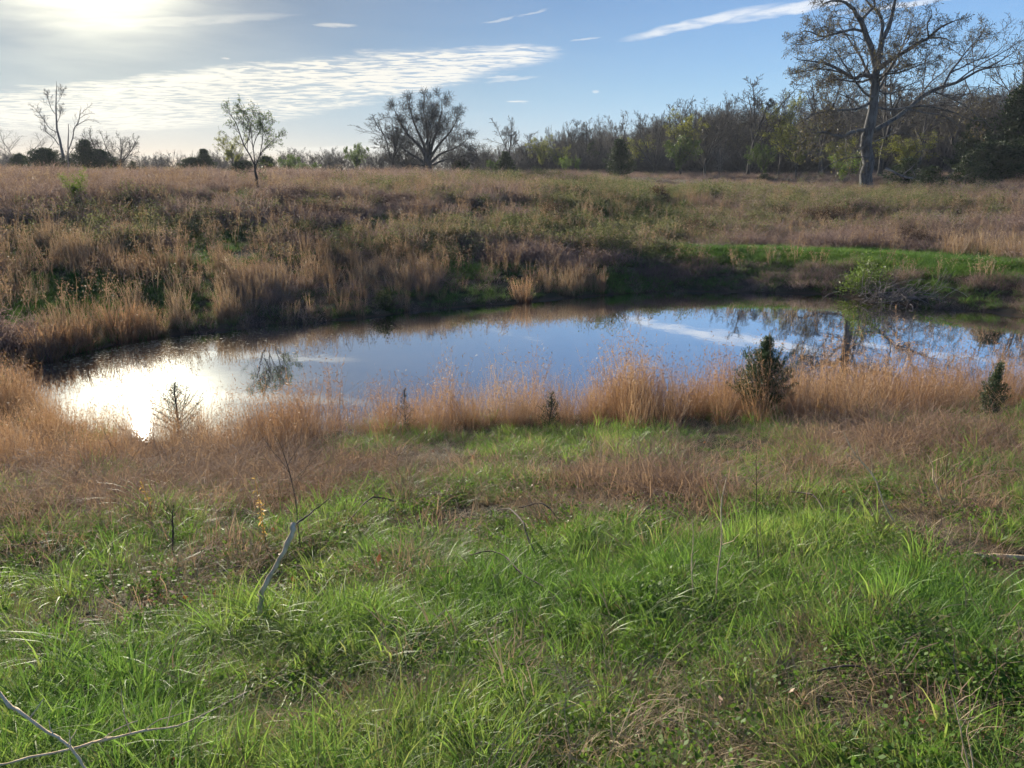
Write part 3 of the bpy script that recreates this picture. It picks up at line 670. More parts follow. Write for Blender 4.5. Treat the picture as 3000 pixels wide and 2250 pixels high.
def tree_meshes(key, limbs, P, maxl, seed, leaf=None, twigw=None, trunk_lvl=2):
    """limbs: list of (points, radii, level). returns (wood mesh, crown mesh)"""
    rng = np.random.default_rng(seed); out = [(a, b, c) for a, b, c in limbs]; tips = []
    for a, b, c in limbs: spawn((a, b), c, maxl, out, tips, rng, P)
    big = [(a, b) for a, b, c in out if c <= trunk_lvl]; small = [(a, b) for a, b, c in out if c > trunk_lvl]
    wood = join([tubes([(a, b) for a, b in big if b[0] > P.get('thick', .08)], 8), tubes([(a, b) for a, b in big if b[0] <= P.get('thick', .08)], 4)])
    parts = [tubes(small, 3)] if small else []
    if leaf:
        tp = np.concatenate(tips); k = int(leaf['n'])
        idx = rng.integers(0, len(tp), k); pts = tp[idx] + rng.normal(0, leaf['jit'], (k, 3))
        lf = leaf_quads(pts, leaf['size'], rng, leaf.get('droop', 0), leaf.get('asp', .55))
    m1 = make_mesh(key + '_wood', *wood, smooth=True)
    m2 = None; m3 = None
    if parts: m2 = make_mesh(key + '_twigs', *join(parts))
    if leaf: m3 = make_mesh(key + '_leaves', *lf)
    return m1, m2, m3
def fork_tree(h, rtrunk, rng, fork_h=.3, nl=4, spread=.5, straight=.6):
    """trunk plus main limbs fanning from a fork"""
    tr = wander(np.zeros(3), np.array([rng.normal(0, .05), rng.normal(0, .05), 1.]), h * straight, rtrunk, rtrunk * .35, 12, rng, .04, .03)
    tr[1][0] *= 1.35
    limbs = [(tr[0], tr[1], 0)]
    a0 = rng.random() * 6.28
    for k in range(nl):
        t = fork_h / straight + (1 - fork_h / straight) * (k / nl) * .9
        i = int(t * 11); q = tr[0][min(i, 11)]; r = tr[1][min(i, 11)] * .72
        a = a0 + k * 2.4 + rng.normal(0, .3); sp = spread * (.8 + .4 * rng.random())
        d = np.array([math.cos(a) * sp, math.sin(a) * sp, 1 - .35 * sp])
        Ln = (h - q[2]) / max(.5, 1 - .25 * sp) * (.85 + .2 * rng.random())
        li = wander(q, d, Ln, r, r * .25, 9, rng, .08, .05); limbs.append((li[0], li[1], 1))
    return limbs
PB = dict(num=[6, 7, 6, 5, 4], t0=[.35, .22, .15, .1], ang=[50, 42, 42, 45], ratio=[.5, .50, .50, .5], rmin=.012, slen=.014, wig=.13, up=.05, minl=.25)
KIND = {}
def proto_trees():
    rng = np.random.default_rng(21)
    def reg(k, limbs, P, maxl, seed, leaf, leafmat, bark='bark', h=None):
        m = tree_meshes(k, limbs, P, maxl, seed, leaf)
        m[0].materials.append(M[bark])
        if m[1]: m[1].materials.append(M['twiggy'] if bark != 'palebark' else M['palebark'])
        if m[2]: m[2].materials.append(M[leafmat])
        co = np.zeros(len(m[0].vertices) * 3, np.float32); m[0].vertices.foreach_get('co', co); co = co.reshape(-1, 3)
        if m[1]:
            c2 = np.zeros(len(m[1].vertices) * 3, np.float32); m[1].vertices.foreach_get('co', c2); c2 = c2.reshape(-1, 3); co = np.vstack([co, c2])
        H = np.percentile(co[:, 2], 99.7); Wd = np.percentile(np.abs(co[:, :2]), 98) * 2
        tris = sum(len(x.polygons) * 2 for x in m if x)
        KIND[k] = (m, H, Wd); print('tree', k, 'H %.1f W %.1f tris %d' % (H, Wd, tris))
    Pw = dict(PB, num=[6, 7, 6, 5], ratio=[.45, .48, .5, .5], rmin=.026)
    for i in range(3):
        r = np.random.default_rng(100 + i); reg('bare_%d' % i, fork_tree(15, .22, r, .28, 4, .38, .75), Pw, 4, 50 + i, dict(n=1200, size=.10, jit=.05, droop=.3), 'bud')
    for i in range(2):
        r = np.random.default_rng(120 + i); reg('spread_%d' % i, fork_tree(11, .36, r, .14, 7, .95, .4), dict(PB, num=[3, 8, 7, 5], rmin=.026), 4, 60 + i, dict(n=1800, size=.10, jit=.05, droop=.3), 'bud')
    for i in range(2):
        r = np.random.default_rng(140 + i); reg('leafy_%d' % i, fork_tree(13, .20, r, .2, 5, .5, .7), Pw, 4, 70 + i, dict(n=9500, size=.24, jit=.22, droop=.5), 'yleaf')
    r = np.random.default_rng(160); reg('green_0', fork_tree(8, .14, r, .12, 6, .6, .6), dict(PB, num=[5, 6, 5, 4]), 4, 80, dict(n=13000, size=.24, jit=.18, droop=.2), 'gleaf')
    r = np.random.default_rng(161); reg('pale_0', fork_tree(9, .13, r, .10, 6, .65, .45), dict(PB, num=[3, 6, 6, 4], rmin=.010), 4, 81, None, '', 'palebark')
    # lower woodland trees for the mass behind
    for i in range(2):
        r = np.random.default_rng(180 + i); reg('mass_%d' % i, fork_tree(15, .20, r, .25, 4, .4, .8), dict(PB, num=[7, 7, 6, 4], rmin=.035), 3, 90 + i, dict(n=500, size=.25, jit=.25, droop=.3), 'bud')
proto_trees()
def juniper_meshes(key, h, w, seed, n=150, per=60, size=.16, sparse=0., mat='juniper', lean=.0, flop=0., pw=.75, jit=1., irr=0.):
    """trunk and foliage sprays on upswept branches"""
    rng = np.random.default_rng(seed)
    tr = wander(np.zeros(3), np.array([lean + .05 * irr, 0, 1.]), h * .97, w * (.035 if not irr else .014) + (.01 if not irr else .003), .006, 9, rng, .03, .05)
    br = []; P = []
    for k in range(n):
        t = .04 + .96 * (k / n); q0 = tr[0][min(int(t * 8), 7)] * (1 - (t * 8 % 1)) + tr[0][min(int(t * 8) + 1, 8)] * (t * 8 % 1)
        prof = float(np.interp(t, [0, .25, .5, .64, .8, 1], [.8, 1, .85, .42, .16, .04])) * 1.15 if irr else (1 - t) ** pw * (.75 + .25 * min(1, t * 6)) if not flop else (1 - t ** 2.2) * .9
        a = k * 2.4 + rng.normal(0, .3); L = w * .5 * prof * (.62 + .62 * rng.random() if not irr else .42 + .62 * rng.random()) + .04 * h
        up = .35 + .55 * t + .12 * irr
        b = wander(q0, np.array([math.cos(a), math.sin(a), up]), L, max(.004, L * .012), .003, 5, rng, .10, .09)
        br.append(b); m = int(per * (.35 + L / (w * .5)))
        u = rng.random(m) ** .6; i = np.minimum((u * 4).astype(int), 3); f = (u * 4 - i)[:, None]
        pp = b[0][i] * (1 - f) + b[0][i + 1] * f
        P.append(pp + rng.normal(0, size * jit * (.55 + .5 * (1 - u))[:, None], (m, 3)) * np.array([1, 1, .7]))
    P = np.concatenate(P); P[:, 2] = np.maximum(P[:, 2], .02)
    v, q = leaf_quads(P, size, rng, droop=-.9 if not irr else -1.4, asp=.30 if not irr else .22)
    m1 = make_mesh(key + '_trunk', *join([tubes([tr], 6), tubes(br, 3)])); m1.materials.append(M['bark'])
    m2 = make_mesh(key + '_foliage', v, q); m2.materials.append(M[mat])
    return (m1, None, m2)
for i in range(3): KIND['juniper_%d' % i] = (juniper_meshes('juniper_%d' % i, 5, 3.4, 200 + i, 190, 75, .17), 5, 2.6)
KIND['roundjun_0'] = (juniper_meshes('roundjun', 3, 4.2, 210, 170, 90, .17, flop=1), 3, 2.9)
KIND['smalljun_0'] = (juniper_meshes('smalljun', 1.5, 1.3, 211, 70, 40, .09), 1.5, .95)

def x_at(px, D):
    a = azel(px, 539)[0]; return D * math.sin(a), D * math.cos(a)
def put(name, kind, px, D, top, width, label, cat='tree', group=None, rz=None, crown='crown', sink=.1, foot=None):
    """place a kind of tree on the ground; top and width are photo pixels that set its real size at that distance"""
    if foot is None: x, y = x_at(px, D); z = tz(x, y)
    else: x, y, z = hit(px, foot)
    m, H, W = KIND[kind]
    dep = y * CP - (z - CAMZ) * SP
    ztop = at_depth(px, top, y)[2]; hh = max(.3, ztop - z); ww = width / F * dep
    sx = ww / W; sz = hh / H
    rz = random.random() * 6.28 if rz is None else rz
    t = thing(name, (x, y, z - sink), label, cat, group, rz, (sx, sx, sz))
    link('trunk', m[0], None, t)
    if m[1]: link('twigs', m[1], None, t, kind='stuff')
    if m[2]: link(crown, m[2], None, t, kind='stuff')
    return t

# ---------------------------------------------------------------- trees drawn limb by limb
def smooth_line(P, n):
    P = np.asarray(P, float); k = len(P)
    if k == 2: t = np.linspace(0, 1, n)[:, None]; return P[0] * (1 - t) + P[1] * t
    E = np.vstack([2 * P[0] - P[1], P, 2 * P[-1] - P[-2]]); u = np.linspace(0, k - 1, n); o = []
    for v in u:
        i = min(int(v), k - 2); f = v - i; a, b, c, d = E[i:i + 4]
        o.append(.5 * ((2 * b) + (-a + c) * f + (2 * a - 5 * b + 4 * c - d) * f * f + (-a + 3 * b - 3 * c + d) * f ** 3))
    return np.array(o)
def traced(spec, D0, base, to_px, lvl_n=14, rng=None):
    """spec rows: (level, depth offset at the end in m, [(x, y, width) ...]); gives limbs relative to base"""
    out = []
    for lvl, off, pts, in spec:
        W = []; Rr = []; n = len(pts); o0 = 0
        if isinstance(off, tuple): o0, off = off
        for i, (a, b, w) in enumerate(pts):
            px, py = to_px(a, b); f = i / max(1, n - 1); yd = D0 + o0 + (off - o0) * f
            W.append(at_depth(px, py, yd) - base); Rr.append(w * to_px.s / F * yd * .5 / .97)
        li = smooth_line(W, lvl_n); rr = np.interp(np.linspace(0, n - 1, lvl_n), range(n), Rr)
        if rng is not None: li[1:-1] += rng.normal(0, .25, (lvl_n - 2, 3)) * rr[1:-1, None]
        out.append((li, rr, lvl))
    return out
class PX:
    def __init__(s, ox, oy, k): s.ox, s.oy, s.k = ox, oy, k; s.s = 1 / k
    def __call__(s, a, b): return s.ox + a / s.k, s.oy + b / s.k

def big_oak():
    D = 75.; x, y = x_at(2535, D); z = tz(x, y); base = np.array([x, y, z])
    q = PX(2200, 0, 2.765)
    # the ground may sit a little above or below the traced foot: start the trunk under it
    spec = [
     (0, 0, [(938, 1640, 108), (935, 1510, 96), (932, 1400, 88), (948, 1200, 84), (962, 1060, 80), (985, 880, 70), (1003, 700, 62), (1015, 600, 58), (1018, 520, 50)]),
     (1, -1.5, [(1012, 545, 46), (985, 400, 44), (940, 270, 40), (890, 170, 36), (850, 100, 28), (790, 40, 22), (735, 5, 18), (620, 15, 11), (560, 60, 6)]),
     (1, 2.0, [(890, 175, 24), (955, 92, 20), (1005, 40, 16), (985, -60, 10), (1010, -140, 5)]),
     (1, 1.5, [(1022, 545, 44), (1048, 380, 40), (1090, 260, 34), (1140, 140, 28), (1168, 0, 22), (1190, -110, 12), (1230, -230, 5)]),
     (1, 3.0, [(1050, 330, 26), (1062, 170, 24), (1020, 90, 18), (950, 20, 14), (880, -70, 6)]),
     (1, -2.5, [(935, 262, 20), (800, 245, 18), (640, 285, 15), (560, 292, 12), (450, 250, 8), (370, 280, 4)]),
     (2, -2.8, [(640, 285, 10), (540, 330, 8), (430, 362, 5), (330, 350, 3)]),
     (2, -1.5, [(622, 272, 8), (615, 170, 7), (655, 90, 4)]),
     (1, -3.5, [(990, 620, 34), (900, 602, 32), (850, 640, 28), (740, 582, 22), (600, 512, 15), (480, 498, 10), (370, 480, 5)]),
     (1, -1., [(742, 590, 14), (600, 558, 12), (450, 572, 8), (350, 600, 4)]),
     (1, 2.5, [(965, 640, 18), (870, 662, 15), (700, 650, 9), (560, 690, 4)]),
     (2, 1, [(905, 600, 16), (942, 540, 13), (945, 455, 7), (920, 400, 4)]),
     (1, -3., [(965, 830, 24), (870, 880, 20), (740, 890, 15), (590, 905, 11), (480, 940, 7), (380, 1000, 4)]),
     (2, -1., [(870, 862, 14), (830, 810, 11), (740, 770, 7), (640, 730, 4)]),
     (1, -4.5, [(935, 1052, 28), (820, 1065, 27), (720, 1107, 26), (655, 1090, 22), (590, 1070, 18), (500, 1090, 11), (410, 1160, 6)]),
     (2, -2., [(750, 1080, 10), (700, 1040, 9), (640, 960, 6), (560, 900, 3)]),
     (1, -3.5, [(1035, 560, 36), (1130, 490, 32), (1250, 420, 31), (1360, 340, 28), (1440, 308, 24), (1510, 235, 17), (1600, 190, 11), (1690, 150, 5)]),
     (2, -4., [(1450, 308, 15), (1560, 310, 11), (1640, 350, 6), (1720, 345, 3)]),
     (2, -2., [(1440, 300, 13), (1428, 200, 10), (1465, 120, 6), (1450, 50, 3)]),
     (1, 5.5, [(1000, 1060, 40), (1130, 980, 34), (1270, 880, 30), (1400, 770, 28), (1530, 710, 26), (1680, 660, 21), (1800, 592, 16), (1950, 530, 11), (2080, 460, 7), (2150, 400, 4)]),
     (1, 4., [(1560, 700, 18), (1605, 600, 16), (1680, 500, 12), (1760, 400, 9), (1860, 300, 6), (1900, 200, 3)]),
     (2, 5., [(1620, 590, 11), (1800, 500, 9), (1980, 430, 6), (2080, 330, 3)]),
     (1, 3., [(1005, 870, 20), (1150, 890, 15), (1400, 860, 12), (1600, 900, 12), (1780, 970, 7), (1900, 980, 4)]),
     (1, -3., [(1015, 620, 20), (1090, 602, 16), (1230, 580, 12), (1380, 520, 7), (1500, 480, 3)]),
     (2, 3., [(1020, 720, 16), (1120, 760, 12), (1250, 700, 9), (1400, 640, 4)]),
     (2, -4, [(960, 1280, 11), (880, 1270, 9), (700, 1300, 6), (560, 1390, 3)]),
     (2, -3, [(930, 1178, 13), (860, 1222, 9), (780, 1262, 5)]),
     (2, 2.5, [(1000, 1150, 12), (1180, 1080, 10), (1300, 1105, 7), (1350, 1210, 3)]),
     (1, 6., [(1000, 780, 26), (1080, 640, 18), (1180, 480, 13), (1270, 260, 9), (1320, 120, 4)]),
     (1, 6., [(990, 700, 24), (900, 480, 16), (800, 330, 11), (700, 180, 6)]),
     (1, -6., [(1000, 800, 22), (900, 730, 16), (780, 560, 11), (690, 420, 6), (600, 360, 3)]),
     (1, -6., [(1010, 680, 22), (1120, 560, 15), (1200, 420, 10), (1270, 330, 5)]),
    ]
    rng = np.random.default_rng(5)
    limbs = traced(spec, y, base, q, 14, rng)
    out = [(a, b, c) for a, b, c in limbs]; tips = []
    P = dict(num=[4, 9, 7, 6, 5], t0=[.62, .22, .12, .1], ang=[60, 48, 45, 48], ratio=[.3, .34, .50, .52, .5], rmin=.014, slen=.013, wig=.17, up=.015, minl=.35)
    for a, b, c in limbs[1:]: spawn((a, b), c, 4 if c == 1 else 5, out, tips, rng, dict(P, num=[4, 11, 7, 6, 4] if c == 1 else [4, 9, 6, 5, 4]))
    t = thing('oak_tree', tuple(base), 'huge old oak with a thick grey trunk and wide crooked limbs, right of the pond', 'tree')
    big = [(a, b) for a, b, c in out if c <= 2 and b[0] > .06]; mid = [(a, b) for a, b, c in out if c <= 3 and not (c <= 2 and b[0] > .06)]; fine = [(a, b) for a, b, c in out if c > 3]
    # root flare
    tr = limbs[0]; tr[1][0:2] *= [1.35, 1.12]
    link('trunk', make_mesh('oak_trunk', *tubes([(limbs[0][0], limbs[0][1])], 16), smooth=True), M['oakbark'], t)
    link('limbs', make_mesh('oak_limbs', *tubes([p for p in big if p[0] is not limbs[0][0]], 8), smooth=True), M['oakbark'], t)
    link('twigs', make_mesh('oak_twigs', *join([tubes(mid, 4), tubes(fine, 3)])), M['twiggy'], t, kind='stuff')
    tp = np.concatenate(tips); k = 9500; pts = tp[rng.integers(0, len(tp), k)] + rng.normal(0, .10, (k, 3))
    link('leaves', make_mesh('oak_leaves', *leaf_quads(pts, .17, rng, 1.0, .34)), M['yleaf_dull'], t, kind='stuff')
    print('oak tris', sum(len(c.data.polygons) * 2 for c in t.children))
M['yleaf_dull'] = plant_mat('drooping_young_oak_leaves', [(.07, .06, .03), (.11, .095, .04), (.17, .15, .06)], .4, .5, .3, 1.3, 3, per_face=True)
big_oak()

def traced_tree(name, label, px0, D, q, spec, bark, P, maxl, seed, leaf=None, leafmat=None, sink=None):
    x, y = x_at(px0, D); z = tz(x, y); base = np.array([x, y, z]); rng = np.random.default_rng(seed)
    limbs = traced(spec, y, base, q, 10, rng)
    a = limbs[0][0]; lo = a[0].copy()
    if lo[2] > -.1:   # root it in the ground
        a[0, 2] = -.15
    out = [tuple(l) for l in limbs]; tips = []
    for a, b, c in limbs[1:]: spawn((a, b), c, maxl, out, tips, rng, P)
    t = thing(name, tuple(base), label, 'tree')
    link('trunk', make_mesh(name + '_trunk', *tubes([(a, b) for a, b, c in out if c <= 1], 7), smooth=True), M[bark], t)
    fine = [(a, b) for a, b, c in out if c > 1]
    if fine: link('twigs', make_mesh(name + '_twigs', *tubes(fine, 3)), M[bark] if bark != 'bark' else M['twiggy'], t, kind='stuff')
    if leaf:
        tp = np.concatenate(tips); pts = tp[rng.integers(0, len(tp), leaf[0])] + rng.normal(0, leaf[2], (leaf[0], 3))
        link('leaves', make_mesh(name + '_leaves', *leaf_quads(pts, leaf[1], rng, .2, .5)), M[leafmat], t, kind='stuff')
    return t
PS = dict(num=[3, 6, 5, 4], t0=[.4, .25, .15], ang=[40, 40, 42], ratio=[.5, .45, .5], rmin=.006, slen=.012, wig=.12, up=.06, minl=.12)
traced_tree('young_tree', 'slender young tree with forked leaning trunk and small new leaves, alone in the left field', 753, 42, PX(600, 250, 2.949), [
    (0, 0, [(455, 880, 24), (447, 800, 22), (438, 740, 19), (436, 690, 17)]),
    (1, -.4, [(436, 700, 13), (400, 620, 12), (365, 560, 11), (325, 490, 10), (300, 400, 8), (250, 290, 6), (195, 220, 3)]),
    (1, .4, [(432, 690, 9), (425, 600, 8), (412, 500, 7), (398, 400, 6), (380, 290, 5), (300, 200, 3)]),
    (1, .6, [(440, 700, 10), (478, 600, 9), (530, 535, 7), (600, 465, 5), (655, 430, 3)]),
    (1, -.5, [(474, 612, 7), (495, 500, 7), (500, 380, 5), (465, 260, 3)]),
    (1, .2, [(415, 560, 7), (445, 450, 6), (520, 340, 4), (570, 300, 2)]),
    (1, -.2, [(345, 520, 6), (390, 420, 5), (360, 300, 4), (330, 220, 2)]),
    (2, -.3, [(425, 745, 5), (370, 742, 4), (300, 766, 2)]), (2, .3, [(455, 740, 5), (490, 765, 4), (525, 805, 2)]), (2, .3, [(450, 720, 5), (500, 690, 4), (545, 670, 2)])],
    'bark', dict(PS, num=[3, 9, 6, 4]), 4, 31, (2600, .07, .04), 'gleaf')
traced_tree('dead_tree', 'tallest bare dead tree at the left, trunk leaning up from behind the junipers', 188, 92, PX(0, 200, 2.949), [
    (0, 0, [(562, 880, 27.2), (545, 760, 23.1), (520, 650, 18.4), (497, 540, 15.0), (484, 430, 12.2), (484, 300, 8.8), (490, 180, 4.8), (486, 110, 2.0)]),
    (1, -1, [(510, 665, 8.2), (470, 610, 6.8), (430, 575, 5.4), (400, 550, 3.4), (380, 480, 2.0)]), (1, 1, [(495, 555, 6.8), (430, 520, 6.1), (395, 470, 4.8), (350, 400, 2.7), (300, 350, 1.4)]),
    (1, -1, [(482, 400, 6.1), (445, 350, 4.8), (425, 290, 3.4), (400, 200, 2.0)]), (1, 1.5, [(487, 310, 4.1), (530, 240, 2.7), (545, 170, 1.4)]), (1, 1, [(492, 480, 5.4), (520, 400, 4.1), (530, 320, 2.0)])],
    'palebark', dict(PS, num=[3, 9, 6, 4], rmin=.010, slen=.010, ratio=[.4, .42, .5, .5], wig=.14), 4, 32)
traced_tree('dead_tree', 'dead snag with broken top and crooked branches, just right of the tallest dead tree', 200, 90, PX(0, 200, 2.949), [
    (0, 0, [(590, 880, 12.2), (590, 760, 11.6), (588, 650, 9.5), (592, 560, 6.8), (590, 480, 4.1)]),
    (1, -1, [(595, 700, 8.8), (630, 590, 8.2), (640, 520, 7.5), (680, 460, 6.8), (694, 362, 4.8)]), (1, 1, [(655, 500, 6.1), (720, 460, 4.8), (780, 445, 3.4), (850, 465, 1.4)]),
    (1, -1, [(600, 740, 5.4), (640, 690, 4.1), (700, 660, 2.0)]), (1, 1, [(680, 440, 4.1), (740, 400, 3.4), (805, 385, 1.4)]), (1, 0, [(690, 400, 2.7), (760, 340, 2.0), (800, 310, 1.4)])],
    'palebark', dict(PS, num=[3, 6, 4, 3], rmin=.010, slen=.010, ratio=[.3, .35, .5, .5], wig=.14), 3, 33)
traced_tree('bare_oak', 'broad bare dark oak fanning out from a short thick trunk, centre left on the crest', 1254, 86, PX(1050, 250, 2.949), [   # x of region minus 450/2.949
    (0, 0, [(605, 790, 84), (603, 700, 72), (600, 640, 62), (600, 590, 48)]),
    (1, -2, [(590, 640, 34), (540, 540, 28), (450, 450, 20), (380, 350, 13), (330, 250, 7), (300, 190, 3)]),
    (1, 2, [(592, 620, 30), (560, 500, 24), (500, 380, 16), (460, 250, 9), (430, 150, 4)]),
    (1, -1, [(600, 600, 28), (600, 460, 22), (590, 340, 14), (560, 200, 7), (575, 120, 3)]),
    (1, 2, [(608, 620, 30), (650, 480, 24), (690, 350, 16), (720, 220, 9), (720, 110, 3)]),
    (1, -2, [(612, 640, 28), (690, 520, 20), (780, 420, 13), (840, 320, 7), (860, 260, 3)]),
    (1, 2, [(615, 680, 26), (700, 600, 18), (800, 560, 12), (900, 500, 7), (960, 440, 3)]),
    (1, -2, [(612, 700, 20), (720, 650, 14), (830, 640, 9), (950, 590, 5), (1030, 600, 2)]),
    (1, -2, [(590, 690, 22), (500, 620, 16), (400, 560, 10), (330, 490, 5), (270, 450, 2)]),
    (1, 2, [(592, 700, 16), (480, 680, 12), (380, 670, 8), (290, 640, 3)]),
    (1, -5, [(600, 640, 22), (620, 500, 16), (640, 380, 9), (650, 260, 4)]), (1, 5, [(600, 640, 22), (570, 540, 16), (620, 420, 9), (640, 200, 4)])],
    'bark', dict(PB, num=[3, 11, 6, 4, 3], ratio=[.4, .36, .48, .5, .6], rmin=.013, slen=.011, wig=.15, up=.04, minl=.4), 5, 34, (500, .12, .08), 'bud')

